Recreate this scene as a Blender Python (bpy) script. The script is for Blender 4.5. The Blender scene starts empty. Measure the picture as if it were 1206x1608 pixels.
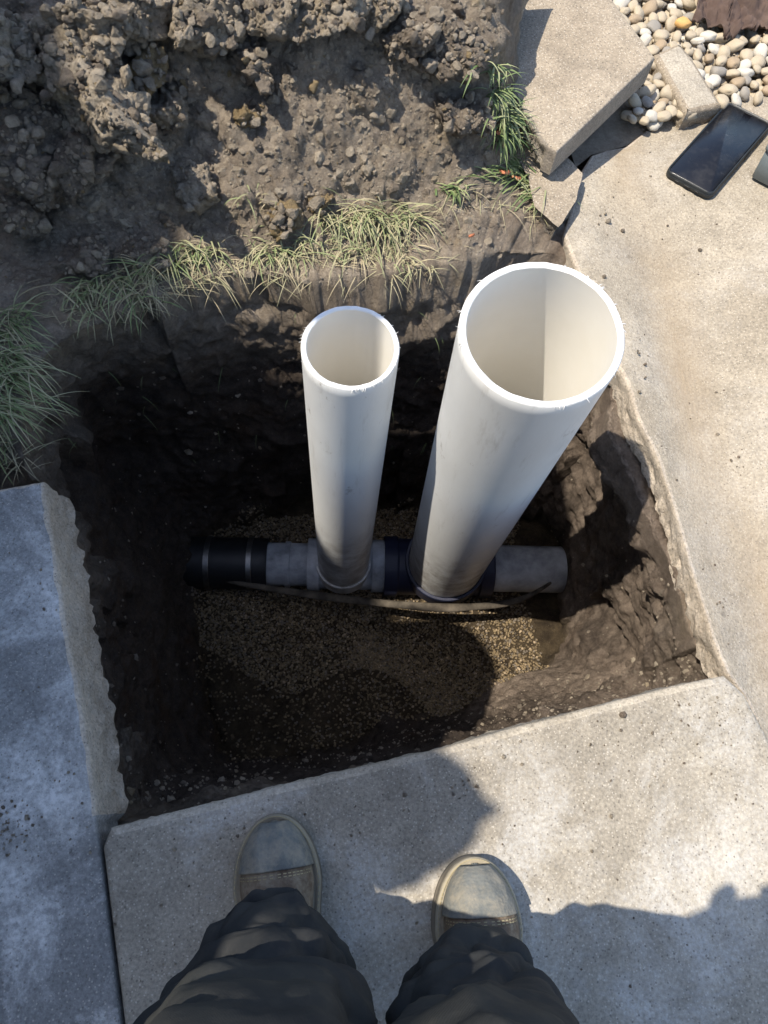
import bpy, bmesh, math, random
import numpy as np
from mathutils import Vector, Matrix, geometry
from mathutils.bvhtree import BVHTree
random.seed(7); rng = np.random.default_rng(7)
scene = bpy.context.scene
COL = scene.collection
# ------------------------------------------------------------------ camera
F = 1150.; CX = 603.; CY = 804.; H = .90; KS = H/1.1
_n = np.array([-76., -483., -F]); _n /= np.linalg.norm(_n)
_up = -_n; _ex = np.array([1., 0, 0]); _X = _ex - _ex.dot(_up)*_up; _X /= np.linalg.norm(_X)
RM = np.array([_X, np.cross(_up, _X), _up])
def G(px, py, z=0.):
    """photo pixel -> point of the place at height z"""
    d = RM @ np.array([px-CX, -(py-CY), -F]); t = (z-H)/d[2]
    return Vector((t*d[0], t*d[1], z))
cam_d = bpy.data.cameras.new('camera'); cam = bpy.data.objects.new('camera', cam_d); COL.objects.link(cam)
cam_d.sensor_fit = 'VERTICAL'; cam_d.sensor_height = 36; cam_d.lens = F/1608*36
cam_d.clip_start = .02; cam_d.clip_end = 400
cam.matrix_world = Matrix.Translation((0, 0, H)) @ Matrix([list(r) for r in RM]).to_4x4()
scene.camera = cam
# ------------------------------------------------------------------ light
AZ, EL = math.radians(4), math.radians(64)          # heading of the light, elevation
world = bpy.data.worlds.new('World'); scene.world = world; world.use_nodes = True
wn = world.node_tree.nodes; sky = wn.new('ShaderNodeTexSky'); sky.sky_type = 'NISHITA'; sky.sun_disc = False
sky.sun_elevation = EL; sky.sun_rotation = math.radians(270) - AZ
bg = wn['Background']; bg.inputs[1].default_value = .15
world.node_tree.links.new(sky.outputs[0], bg.inputs[0])
sd = bpy.data.lights.new('sun', 'SUN'); sd.energy = 3.7; sd.angle = math.radians(.53); sd.color = (1, .915, .785)
sun = bpy.data.objects.new('sun', sd); COL.objects.link(sun)
ld = Vector((math.cos(AZ)*math.cos(EL), math.sin(AZ)*math.cos(EL), -math.sin(EL)))
sun.rotation_euler = ld.to_track_quat('-Z', 'Y').to_euler(); sun.location = (-3, 0, 4)
vs = scene.view_settings; vs.view_transform = 'Standard'; vs.look = 'None'; vs.gamma = 1; vs.exposure = .86
scene.render.resolution_x = 768; scene.render.resolution_y = 1024
# ------------------------------------------------------------------ noise
_T = rng.random(1 << 16)
def _h(ix, iy, iz, s=0):
    return _T[((ix*73856093) ^ (iy*19349663) ^ (iz*83492791) ^ (s*2654435)) & 65535]
def vn(p, s=0):
    p = np.asarray(p, float); i = np.floor(p).astype(np.int64); f = p-i; f = f*f*(3-2*f)
    r = 0
    for a in (0, 1):
        for b in (0, 1):
            for c in (0, 1):
                w = (f[:, 0] if a else 1-f[:, 0])*(f[:, 1] if b else 1-f[:, 1])*(f[:, 2] if c else 1-f[:, 2])
                r = r + w*_h(i[:, 0]+a, i[:, 1]+b, i[:, 2]+c, s)
    return r*2-1
def fbm(p, o=4, s=0, g=.5):
    r = 0; a = 1
    for k in range(o): r = r+a*vn(np.asarray(p)*2**k+k*17.3, s+k); a *= g
    return r
def worley(p, s=0):
    p = np.asarray(p, float); i = np.floor(p).astype(np.int64)
    f1 = np.full(len(p), 9.); f2 = f1.copy(); idv = np.zeros(len(p))
    for a in (-1, 0, 1):
        for b in (-1, 0, 1):
            for c in (-1, 0, 1):
                q = i+np.array([a, b, c]); x, y, z = q[:, 0], q[:, 1], q[:, 2]
                pt = q+np.stack([_h(x, y, z, s+1), _h(x, y, z, s+2), _h(x, y, z, s+3)], 1)
                d = np.linalg.norm(pt-p, axis=1); m = d < f1
                f2 = np.where(m, f1, np.minimum(f2, d)); idv = np.where(m, _h(x, y, z, s+4), idv); f1 = np.minimum(f1, d)
    return f1, f2, idv
def ss(a, b, x):
    t = np.clip((x-a)/(b-a), 0, 1); return t*t*(3-2*t)
# ------------------------------------------------------------------ object helpers
def tag(o, label=None, cat=None, group=None, kind=None):
    if label: o['label'] = label
    if cat: o['category'] = cat
    if group: o['group'] = group
    if kind: o['kind'] = kind
    return o
def meshobj(name, V, Fc, mats, parent=None, smooth=True, midx=None):
    me = bpy.data.meshes.new(name)
    if isinstance(Fc, np.ndarray):
        n, k = Fc.shape; me.vertices.add(len(V)); me.vertices.foreach_set('co', np.asarray(V, np.float32).ravel())
        me.loops.add(n*k); me.loops.foreach_set('vertex_index', Fc.astype(np.int32).ravel())
        me.polygons.add(n); me.polygons.foreach_set('loop_start', np.arange(n, dtype=np.int32)*k)
        me.update(calc_edges=True)
    else: me.from_pydata([tuple(v) for v in V], [], Fc); me.update()
    for m in (mats if isinstance(mats, (list, tuple)) else [mats]): me.materials.append(m)
    if midx is not None: me.polygons.foreach_set('material_index', np.asarray(midx, np.int32))
    me.polygons.foreach_set('use_smooth', np.full(len(me.polygons), smooth)); me.update()
    o = bpy.data.objects.new(name, me); COL.objects.link(o)
    if parent: o.parent = parent
    return o
def bmobj(name, bm, mats, parent=None, smooth=True):
    me = bpy.data.meshes.new(name); bm.to_mesh(me); bm.free()
    for m in (mats if isinstance(mats, (list, tuple)) else [mats]): me.materials.append(m)
    me.polygons.foreach_set('use_smooth', np.full(len(me.polygons), smooth))
    o = bpy.data.objects.new(name, me); COL.objects.link(o)
    if parent: o.parent = parent
    return o
def empty(name, loc=(0, 0, 0)):
    o = bpy.data.objects.new(name, None); o.location = loc; o.empty_display_size = .05; COL.objects.link(o); return o
def put(o, parent):      # parent, keeping world place (parents here only carry a translation)
    o.parent = parent; o.matrix_parent_inverse = Matrix.Translation(-Vector(parent.location)); return o
# ------------------------------------------------------------------ materials
class NT:
    def __init__(s, name):
        s.m = bpy.data.materials.new(name); s.m.use_nodes = True; s.t = s.m.node_tree; s.b = s.t.nodes['Principled BSDF']
        s.co = s.t.nodes.new('ShaderNodeTexCoord').outputs['Object']
    def n(s, typ, **k):
        q = s.t.nodes.new(typ)
        for a, v in k.items(): setattr(q, a, v)
        return q
    def l(s, a, b): s.t.links.new(a, b)
    def vec(s, scale=(1, 1, 1), off=(0, 0, 0)):
        q = s.n('ShaderNodeMapping'); q.inputs['Scale'].default_value = scale; q.inputs['Location'].default_value = off
        s.l(s.co, q.inputs[0]); return q.outputs[0]
    def noise(s, scale, detail=6, rough=.6, vec=None, dist=0):
        q = s.n('ShaderNodeTexNoise'); q.inputs['Scale'].default_value = scale; q.inputs['Detail'].default_value = detail
        q.inputs['Roughness'].default_value = rough; q.inputs['Distortion'].default_value = dist
        s.l(vec if vec else s.co, q.inputs['Vector']); return q.outputs['Fac']
    def vor(s, scale, feature='F1', out='Distance', vec=None, rnd=1):
        q = s.n('ShaderNodeTexVoronoi', feature=feature); q.inputs['Scale'].default_value = scale; q.inputs['Randomness'].default_value = rnd
        s.l(vec if vec else s.co, q.inputs['Vector']); return q.outputs[out]
    def ramp(s, fac, stops):
        q = s.n('ShaderNodeValToRGB'); e = q.color_ramp.elements
        while len(e) < len(stops): e.new(.5)
        for a, (p, c) in zip(e, stops):
            a.position = p; a.color = (c, c, c, 1) if isinstance(c, (int, float)) else (*c, 1)
        s.l(fac, q.inputs[0]); return q.outputs[0]
    def mix(s, fac, a, b, mode='MIX'):
        q = s.n('ShaderNodeMix', data_type='RGBA', blend_type=mode)
        for i, v in ((0, fac), (6, a), (7, b)):
            if isinstance(v, (int, float)): q.inputs[i].default_value = v if i == 0 else (v, v, v, 1)
            elif isinstance(v, tuple): q.inputs[i].default_value = (*v, 1)
            else: s.l(v, q.inputs[i])
        return q.outputs[2]
    def math(s, op, a, b=0.):
        q = s.n('ShaderNodeMath', operation=op)
        for i, v in ((0, a), (1, b)):
            if isinstance(v, (int, float)): q.inputs[i].default_value = v
            else: s.l(v, q.inputs[i])
        return q.outputs[0]
    def bump(s, *hs):
        prev = None
        for h, st, d in hs:
            q = s.n('ShaderNodeBump'); q.inputs['Strength'].default_value = st; q.inputs['Distance'].default_value = d
            s.l(h, q.inputs['Height'])
            if prev: s.l(prev, q.inputs['Normal'])
            prev = q.outputs[0]
        s.l(prev, s.b.inputs['Normal'])
    def done(s, col, rough=.9, spec=.3, **k):
        if isinstance(col, tuple): s.b.inputs['Base Color'].default_value = (*col, 1)
        else: s.l(col, s.b.inputs['Base Color'])
        if isinstance(rough, (int, float)): s.b.inputs['Roughness'].default_value = rough
        else: s.l(rough, s.b.inputs['Roughness'])
        s.b.inputs['Specular IOR Level'].default_value = spec
        for a, v in k.items(): s.b.inputs[a].default_value = v
        return s.m
    def zpos(s):
        g = s.n('ShaderNodeNewGeometry'); x = s.n('ShaderNodeSeparateXYZ'); s.l(g.outputs['Position'], x.inputs[0]); return x.outputs
def soil_mat(name, dry1, dry2, damp_shade1=(.038, .03, .025), damp_shade2=(.115, .09, .072), zsplit=True, ochre=.25, sunlit_bank=False):
    t = NT(name)
    big = t.ramp(t.noise(5, 5, .6), [(.35, 0.), (.65, 1.)]); med = t.ramp(t.noise(32, 8, .7), [(.3, 0.), (.7, 1.)])
    fine = t.noise(260, 6, .7)
    dry = t.mix(med, dry1, dry2); dry = t.mix(t.math('MULTIPLY', t.ramp(t.noise(14, 4, .5, t.vec(off=(3, 5, 1))), [(.58, 0.), (.68, 1.)]), ochre), dry, (.32, .235, .12))
    wet = t.mix(med, damp_shade1, damp_shade2); wet = t.mix(t.math('MULTIPLY', t.ramp(t.noise(9, 5, .6, t.vec(off=(8, 1, 4))), [(.55, 0.), (.7, 1.)]), .6), wet, (.085, .052, .03))
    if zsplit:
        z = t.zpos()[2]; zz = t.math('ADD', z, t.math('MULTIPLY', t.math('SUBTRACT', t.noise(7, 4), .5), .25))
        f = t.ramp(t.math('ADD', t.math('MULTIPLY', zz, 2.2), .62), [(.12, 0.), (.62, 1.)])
        c = t.mix(f, wet, dry)  # soil colour darkens down the hole, for damp and for its shade
        if sunlit_bank:   # dried crumbly soil on the right hand wall, coloured lighter for its sunlit bank
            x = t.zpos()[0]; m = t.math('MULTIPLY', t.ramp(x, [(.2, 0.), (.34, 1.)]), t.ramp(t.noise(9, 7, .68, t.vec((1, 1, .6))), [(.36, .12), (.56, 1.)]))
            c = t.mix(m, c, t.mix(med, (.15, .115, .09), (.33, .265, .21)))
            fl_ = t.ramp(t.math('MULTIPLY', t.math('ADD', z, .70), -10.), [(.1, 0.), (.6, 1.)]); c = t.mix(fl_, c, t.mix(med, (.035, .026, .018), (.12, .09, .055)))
    else: c = dry
    c = t.mix(.55, c, t.mix(fine, .25, 1.6), 'MULTIPLY')
    c = t.mix(t.ramp(t.vor(150, vec=t.vec(off=(2, 2, 2))), [(.07, .5), (.11, 0.)]), c, (.33, .29, .23))
    t.bump((t.noise(70, 10, .8), .9, .02), (t.vor(130), .5, .006), (t.noise(420, 4, .7), .8, .003))
    return t.done(c, .95, .15)
M = {}
M['soil'] = soil_mat('soil', (.19, .155, .12), (.47, .395, .31), sunlit_bank=True)
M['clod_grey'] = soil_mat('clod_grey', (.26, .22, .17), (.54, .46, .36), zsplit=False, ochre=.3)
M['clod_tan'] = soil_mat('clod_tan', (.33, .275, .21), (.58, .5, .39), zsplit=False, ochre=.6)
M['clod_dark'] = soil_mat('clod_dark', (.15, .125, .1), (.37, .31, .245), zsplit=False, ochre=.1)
M['clod_ochre'] = soil_mat('clod_ochre', (.27, .2, .11), (.38, .29, .17), zsplit=False, ochre=1.)
def concrete(name, c1, c2, speck=.5, stain=.4, eff=0., broken=False):
    t = NT(name)
    big = t.ramp(t.noise(3.2, 8, .62, dist=.4), [(.32, 0.), (.68, 1.)]); med = t.noise(24, 8, .7); fine = t.noise(260, 4, .7)
    c = t.mix(big, c1, c2)
    c = t.mix(.75, c, t.mix(t.ramp(med, [(.25, 0.), (.75, 1.)]), .68, 1.28), 'MULTIPLY')
    c = t.mix(.8, c, t.mix(t.ramp(fine, [(.32, 0.), (.68, 1.)]), .62, 1.32), 'MULTIPLY')
    if eff:
        e = t.math('MULTIPLY', t.ramp(t.noise(7, 10, .72, dist=.5), [(.47, 0.), (.62, 1.)]), t.ramp(t.noise(160, 4, .7), [(.35, .25), (.6, 1.)]))
        c = t.mix(t.math('MULTIPLY', e, eff), c, (.68, .67, .65))
    # sand grains and dark pits of a worn face
    c = t.mix(t.math('MULTIPLY', t.ramp(t.vor(210), [(.16, 1.), (.24, 0.)]), speck*.8), c, (.6, .55, .47))
    c = t.mix(t.math('MULTIPLY', t.ramp(t.vor(160, vec=t.vec(off=(1, 2, 3))), [(.13, 1.), (.2, 0.)]), speck), c, (.1, .088, .075))
    d = t.math('MULTIPLY', t.ramp(t.vor(17, vec=t.vec(off=(.3, .7, .1))), [(.06, 1.), (.115, 0.)]), t.ramp(t.noise(60, 5, .8), [(.45, 0.), (.55, 1.)]))
    c = t.mix(t.math('MULTIPLY', d, stain), c, (.05, .044, .04))
    s2 = t.ramp(t.noise(6.5, 9, .7, t.vec(off=(4, 9, 2)), .3), [(.54, 0.), (.7, 1.)])
    c = t.mix(t.math('MULTIPLY', s2, stain*.7), c, (.13, .112, .092))
    t.bump((t.noise(45 if broken else 20, 8, .7), .8 if broken else .35, .012 if broken else .006), (t.noise(380, 4, .7), .45, .0022), (t.vor(240), .25, .002))
    return t.done(c, .88, .25)
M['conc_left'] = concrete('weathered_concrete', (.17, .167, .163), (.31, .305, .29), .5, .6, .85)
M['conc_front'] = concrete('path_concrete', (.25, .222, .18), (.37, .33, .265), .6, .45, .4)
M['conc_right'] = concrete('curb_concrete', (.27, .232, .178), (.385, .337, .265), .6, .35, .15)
M['conc_piece'] = concrete('old_slab_concrete', (.26, .215, .16), (.36, .305, .235), .8, .4)
M['conc_block'] = concrete('block_concrete', (.32, .28, .22), (.5, .45, .37), .5, .2, .2)
M['broken'] = concrete('broken_concrete', (.42, .35, .27), (.6, .52, .42), .55, .35, .2, True)
M['broken_dirty'] = concrete('dirty_broken_concrete', (.13, .11, .09), (.33, .29, .235), .6, .6, 0, True)
M['side'] = concrete('formed_concrete_side', (.22, .19, .155), (.29, .25, .205), .4, .4)
# valley of the curb slab carries a tan silt stain
def _stain():
    t_m = M['conc_right']; nt = t_m.node_tree; b = nt.nodes['Principled BSDF']; src = b.inputs['Base Color'].links[0].from_socket
    a = nt.nodes.new('ShaderNodeAttribute'); a.attribute_name = 'silt'
    n_ = nt.nodes.new('ShaderNodeTexNoise'); n_.inputs['Scale'].default_value = 9; n_.inputs['Detail'].default_value = 6
    mu = nt.nodes.new('ShaderNodeMath'); mu.operation = 'MULTIPLY'; nt.links.new(a.outputs['Fac'], mu.inputs[0]); nt.links.new(n_.outputs['Fac'], mu.inputs[1])
    x = nt.nodes.new('ShaderNodeMix'); x.data_type = 'RGBA'; nt.links.new(mu.outputs[0], x.inputs[0]); nt.links.new(src, x.inputs[6]); x.inputs[7].default_value = (.3, .225, .14, 1)
    nt.links.new(x.outputs[2], b.inputs['Base Color'])
_stain()
def pvc():
    t = NT('white_pvc')
    c = t.mix(t.ramp(t.noise(9, 5, .6, t.vec((1, 1, .35))), [(.35, 0.), (.75, 1.)]), (.77, .785, .79), (.67, .675, .665))
    scr = t.ramp(t.noise(60, 8, .75, t.vec((1, 1, .12))), [(.56, 0.), (.7, 1.)]); c = t.mix(t.math('MULTIPLY', scr, .42), c, (.42, .4, .37))
    smud = t.math('MULTIPLY', t.ramp(t.noise(13, 7, .75, t.vec((1, 1, .5), (5, 2, 8))), [(.6, 0.), (.66, 1.)]), .7); c = t.mix(smud, c, (.28, .25, .21))
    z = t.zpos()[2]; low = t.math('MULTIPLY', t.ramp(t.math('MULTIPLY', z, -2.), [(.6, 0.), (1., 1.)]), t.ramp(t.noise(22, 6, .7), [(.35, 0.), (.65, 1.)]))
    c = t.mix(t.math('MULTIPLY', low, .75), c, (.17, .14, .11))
    t.bump((t.noise(160, 5, .7, t.vec((1, 1, .25))), .12, .002))
    return t.done(c, t.ramp(t.noise(20, 4), [(.3, .3), (.7, .5)]), .45)
M['pvc'] = pvc()
def simple(name, c1, c2, scale=20, rough=.7, spec=.3, bump=.2, bd=.003, bs=80, **k):
    t = NT(name); c = t.mix(t.ramp(t.noise(scale, 7, .65), [(.3, 0.), (.7, 1.)]), c1, c2)
    t.bump((t.noise(bs, 6, .7), bump, bd)); return t.done(c, rough, spec, **k)
M['pvc_shade'] = simple('shaded_white_pvc', (.12, .13, .145), (.55, .57, .6), 14, .5, .4, .2)  # blotchy white pipe, the bluish shade of the hole put into its colour
M['pvc_in'] = simple('pipe_inner_wall', (.78, .75, .68), (.83, .81, .76), 8, .45, .4, .05)
M['pvc_cut'] = simple('sawn_pipe_end', (.8, .8, .79), (.88, .88, .87), 60, .7, .2, .4, .002, 300)
M['rubber'] = simple('black_rubber', (.008, .008, .009), (.018, .018, .02), 30, .5, .4)
M['navy'] = simple('dark_blue_coupling', (.012, .015, .035), (.022, .026, .055), 30, .45, .4)
M['steel'] = simple('clamp_steel', (.3, .3, .3), (.16, .15, .14), 30, .45, .5, Metallic=1.)
M['strip'] = simple('muddy_strip', (.02, .017, .014), (.13, .11, .085), 30, .85, .2, .5)
M['gravel'] = simple('pea_gravel', (.055, .042, .026), (.3, .225, .13), 90, .8, .3, .3, .003, 200)
for nm, a, b_ in (('cream', (.33, .27, .19), (.5, .43, .32)), ('white', (.42, .39, .33), (.58, .54, .47)), ('tan', (.26, .195, .125), (.4, .31, .21)), ('grey', (.22, .2, .17), (.33, .3, .26)), ('orange', (.5, .27, .08), (.66, .42, .17))):
    M['peb_'+nm] = simple(nm+'_pebble', a, b_, 40, .62, .35, .25, .002, 150)
def cloth(name, c1, c2):
    t = NT(name); c = t.mix(t.ramp(t.noise(6, 8, .7), [(.35, 0.), (.7, 1.)]), c1, c2)
    dust = t.math('MULTIPLY', t.ramp(t.noise(22, 8, .75, t.vec(off=(3, 1, 7))), [(.5, 0.), (.8, 1.)]), .16); c = t.mix(dust, c, (.2, .17, .13))
    w = t.n('ShaderNodeTexWave'); w.inputs['Scale'].default_value = 420; w.inputs['Distortion'].default_value = 1.5; t.l(t.co, w.inputs[0])
    t.bump((t.noise(35, 6, .6), .25, .006), (w.outputs['Fac'], .25, .0008)); return t.done(c, .92, .12)
M['trouser'] = cloth('dark_olive_cloth', (.028, .03, .033), (.055, .056, .052))
M['jacket'] = cloth('navy_cloth', (.03, .035, .05), (.05, .055, .07))
def leather(name, c1, c2):
    t = NT(name); c = t.mix(t.ramp(t.noise(13, 8, .7), [(.32, 0.), (.68, 1.)]), c1, c2)
    d = t.math('MULTIPLY', t.ramp(t.noise(50, 6, .75, t.vec(off=(9, 1, 7))), [(.42, 0.), (.62, 1.)]), .55); c = t.mix(d, c, (.33, .29, .22))
    t.bump((t.noise(90, 7, .7), .35, .003), (t.vor(260), .35, .0015)); return t.done(c, .75, .25)
M['leather'] = leather('dusty_brown_leather', (.1, .075, .055), (.19, .13, .085))
M['toecap'] = leather('scuffed_grey_toe', (.09, .1, .1), (.2, .205, .19))
M['welt'] = leather('dusty_welt', (.2, .175, .13), (.36, .32, .24))
M['sole'] = simple('dusty_rubber_sole', (.1, .09, .07), (.22, .19, .15), 30, .8)
M['skin'] = simple('skin', (.45, .27, .19), (.52, .33, .24), 15, .55)
M['hair'] = simple('dark_hair', (.02, .014, .01), (.04, .03, .02), 60, .6)
M['case'] = simple('rubber_phone_case', (.012, .015, .017), (.03, .034, .037), 40, .42, .4)
def screen():
    t = NT('dusty_screen'); c = t.mix(t.ramp(t.noise(45, 8, .75), [(.5, 0.), (.8, .12)]), (.006, .006, .008), (.2, .19, .18))
    sc = t.ramp(t.noise(25, 4, .6, t.vec((1, 6, 1))), [(.7, 0.), (.76, .35)]); c = t.mix(sc, c, (.4, .4, .4))
    return t.done(c, t.ramp(t.noise(12, 3), [(.35, .22), (.7, .34)]), .5)
M['screen'] = screen()
M['glass'] = simple('window_glass', (.02, .03, .035), (.03, .04, .045), 5, .05, .5, 0)
M['grey_paint'] = simple('blue_grey_paint', (.14, .17, .185), (.2, .235, .25), 20, .5, .4)
M['fabric'] = cloth('brown_ground_fabric', (.09, .062, .052), (.15, .108, .09))
M['leaf'] = simple('dry_red_leaf', (.42, .13, .06), (.55, .24, .12), 60, .7)
M['straw'] = simple('dead_straw', (.28, .23, .13), (.42, .36, .22), 30, .8)
M['render'] = simple('pale_wall_render', (.42, .39, .34), (.5, .47, .42), 4, .9, .2, .4, .004, 40)
M['roof'] = simple('roof_tile', (.12, .08, .06), (.2, .13, .1), 6, .8)
M['frame'] = simple('white_paint', (.75, .75, .73), (.8, .8, .78), 6, .5)
def grass_mat():
    t = NT('grass_blade'); oi = t.n('ShaderNodeAttribute'); oi.attribute_name = 'tint'
    c = t.ramp(oi.outputs['Fac'], [(0., (.09, .14, .05)), (.35, (.19, .24, .1)), (.65, (.3, .31, .17)), (1., (.4, .34, .22))])
    t.b.inputs['Subsurface Weight'].default_value = .0
    m = t.done(c, .55, .3); return m
M['grass'] = grass_mat()

# ------------------------------------------------------------------ excavated ground
CEN = Vector((.06, .41))
def ring_r(pts):
    """outline given as (px,py,z) -> radius and z as periodic functions of angle about CEN"""
    P = []
    for px, py, z in pts:
        g = G(px, py, z); P.append((math.atan2(g.y-CEN.y, g.x-CEN.x), math.hypot(g.x-CEN.x, g.y-CEN.y), z))
    P.sort(); a = np.array([p[0] for p in P]); r = np.array([p[1] for p in P]); z = np.array([p[2] for p in P])
    return lambda t: (np.interp(t, np.r_[a-2*np.pi, a, a+2*np.pi], np.r_[r, r, r]), np.interp(t, np.r_[a-2*np.pi, a, a+2*np.pi], np.r_[z, z, z]))
rimf = ring_r([(100, 778, -.09), (122, 880, -.1), (148, 1040, -.1), (176, 1180, -.1), (180, 1290, -.1), (300, 1275, -.1), (420, 1248, -.1), (560, 1212, -.1), (700, 1182, -.1), (850, 1142, -.1), (1000, 1104, -.1), (1115, 1066, -.07),
               (1112, 1036, -.05), (1084, 980, -.045), (1052, 870, -.045), (1014, 765, -.045), (978, 665, -.045), (966, 570, -.045), (925, 450, -.04), (885, 400, -.02),
               (800, 395, -.01), (700, 415, 0), (600, 435, 0), (480, 440, 0), (350, 430, 0), (260, 455, 0), (190, 495, 0), (110, 525, 0), (55, 570, 0), (30, 660, -.01), (40, 740, -.05)])
midf = ring_r([(x, y, -.42) for x, y in [(150, 700), (180, 790), (205, 900), (225, 1030), (240, 1150), (290, 1228), (420, 1222), (560, 1196), (700, 1162), (820, 1126), (940, 1090), (990, 1040), (975, 955), (955, 885), (930, 815), (912, 750), (895, 695), (850, 680), (700, 690), (560, 695), (450, 695), (300, 685), (200, 675)]])
florf = ring_r([(x, y, -.77) for x, y in [(330, 860), (420, 815), (600, 800), (800, 800), (880, 850), (885, 925), (880, 990), (850, 1045), (760, 1075), (600, 1120), (480, 1180), (380, 1190), (345, 1160), (330, 1000)]])
NA = 1500
th = np.linspace(-np.pi, np.pi, NA+1)[:-1]
rr, rz = rimf(th); mr, mz = midf(th); fr, fz = florf(th)
k = np.exp(-np.linspace(-2.5, 2.5, 31)**2); k /= k.sum()
def sm(a): return np.convolve(np.r_[a[-15:], a, a[:15]], k, 'valid')
rr, rz, mr, mz, fr, fz = map(sm, (rr, rz, mr, mz, fr, fz))
def outside_z(x, y, d):
    """natural surface outside the rim (before roughness): turf, spoil heap, bed under the slabs"""
    x = x/KS; y = y/KS
    right = ss(.40, .52, x+.18*(y-1.2)); 
    turf = ss(.56, .64, y+.35*np.clip(-.55-x, 0, 1))*(1-right)
    z = (-.10+.035*ss(.38, .50, x))*(1-turf)
    heap = ss(.98, 1.42, y-.05*np.sin(x*7)+.10*ss(-.2, -.6, x))*(1-ss(.22, .40, x+.06*(y-1.2)))
    z = z+heap*(.25+.12*ss(1.25, 1.9, y))*(1-.6*ss(2.6, 3.6, y))
    z = z*(1)+.05*ss(.55, .9, x)*0
    z = np.where(right > .5, np.maximum(z, -.10+.07*ss(1.28, 1.42, y)), z)
    return z
rows = []
for s in np.linspace(0, 1, 26)[1:]: rows.append((fr*s, fz+0*fr, 0, s))
for s in np.linspace(0, 1, 70)[1:]:
    e = s
    rows.append((fr+(mr-fr)*e, fz+(mz-fz)*(s**1.25), 1, s))
for s in np.linspace(0, 1, 80)[1:]:
    wf = ss(.35, .9, np.sin(th)); rows.append((mr+(rr-mr)*s**(1+1.1*wf), mz+(rz-mz)*s, 1, s))
dist = np.r_[np.linspace(0, .95, 230)[1:], np.geomspace(1.0, 14, 30)]
X = []; kindr = []
for r_, z_, kd, s in rows: X.append(np.stack([CEN.x+r_*np.cos(th), CEN.y+r_*np.sin(th), z_], 1)); kindr.append(np.full(NA, kd))
for d in dist:
    r_ = rr+d; x = CEN.x+r_*np.cos(th); y = CEN.y+r_*np.sin(th); w = ss(0, .05, d)
    X.append(np.stack([x, y, rz*(1-w)+outside_z(x, y, d)*w], 1)); kindr.append(np.full(NA, 2))
X = np.array(X); NR = len(X); kd = np.array(kindr)
du = np.roll(X, -1, 1)-np.roll(X, 1, 1); dv = np.gradient(X, axis=0)
N = np.cross(du, dv); N /= np.linalg.norm(N, axis=2, keepdims=True)+1e-9
N = np.where(N[:, :, 2:3] < -.01, -N, N); flat = X.reshape(-1, 3); n = N.reshape(-1, 3); kf = kd.ravel()
# wall: coarse lumps, shovel cuts, crumbs
wall = .022*fbm(flat*np.array([7, 7, 9]), 4, 3)+.006*fbm(flat*60, 3, 9)
w1, w2, wi = worley(flat*28, 5); wall += .008*(.55-w1)*(vn(flat*6, 8) > -.2)
wall += .03*np.clip(vn(flat*np.array([5, 5, 7])+9, 12), -1, .6)*ss(.2, .36, flat[:, 0])
wall += .010*(np.abs(vn(flat*np.array([9, 9, 22]), 31))-.35)
# spoil heap: clods at several sizes
f1, f2, fi = worley(flat*13+vn(flat*9)[:, None]*.3, 20); g1, g2, gi = worley(flat*30+vn(flat*25)[:, None]*.35, 30); h1, h2, hi = worley(flat*75, 40)
heapm = ss(.93, 1.12, flat[:, 1]/KS)*(1-ss(.36, .47, flat[:, 0]/KS+.06*(flat[:, 1]/KS-1.2)))
clod = (.040*(fi*.9+.1)*np.clip(1-f1*1.25, 0, 1)+.022*gi*np.clip(1-g1*1.3, 0, 1)+.009*np.clip(1-h1*1.2, 0, 1)+.035*fbm(flat*5, 3, 50))
turf = .010*fbm(flat*14, 4, 60)+.006*np.clip(1-h1*1.3, 0, 1)+.008*gi*np.clip(1-g1*1.3, 0, 1)
out = clod*heapm*(.55+.6*ss(.1, -.5, flat[:, 0]))+turf*(1-heapm)
under = (flat[:, 2] < -.06) & (kf == 2)
out = np.where(under, .002*vn(flat*20), out)
floor_d = .010*fbm(flat*9, 4, 70)+.004*np.clip(1-h1, 0, 1)
D = np.where(kf == 0, floor_d, np.where(kf == 1, wall, out))
# ease the change between zones, keep the soil clear of the slabs
Dg = D.reshape(NR, NA); i1 = 25; i2 = 25+69+79
for i in range(-8, 9):
    pass
for a, b in ((i1-6, i1+8), (i2-10, i2+14)):
    for r in range(a, b):
        t_ = (r-a)/(b-a); Dg[r] = Dg[a-1]*(1-t_)+Dg[b]*t_ if True else Dg[r]
slabside = rz < -.06
for r in range(i2-14, i2+14):
    Dg[r] = np.where(slabside, np.minimum(Dg[r], 0), Dg[r])*np.where(slabside, .35, 1)
Pm = X+N*Dg[:, :, None]
V = np.vstack([[[CEN.x, CEN.y, -.77]], Pm.reshape(-1, 3)])
idx = 1+np.arange(NR*NA).reshape(NR, NA); nx = np.roll(idx, -1, 1)
Q = np.stack([idx[:-1], nx[:-1], nx[1:], idx[1:]], -1).reshape(-1, 4)
Q = np.vstack([Q, np.stack([np.zeros(NA//2, int), idx[0][0::2], nx[0][0::2], np.roll(nx[0], -1)[0::2]], -1)])
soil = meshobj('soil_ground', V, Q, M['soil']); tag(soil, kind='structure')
BV = BVHTree.FromPolygons([tuple(v) for v in V.tolist()], Q.tolist())
def drop(x, y, z0=1.0):
    h = BV.ray_cast(Vector((x, y, z0)), Vector((0, 0, -1))); return h[0], h[1]
def pick(px, py):
    """where the line of sight through a photo point meets the ground"""
    d = (G(px, py, 0)-Vector((0, 0, H))).normalized(); h = BV.ray_cast(Vector((0, 0, H)), d); return h[0], h[1]

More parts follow.
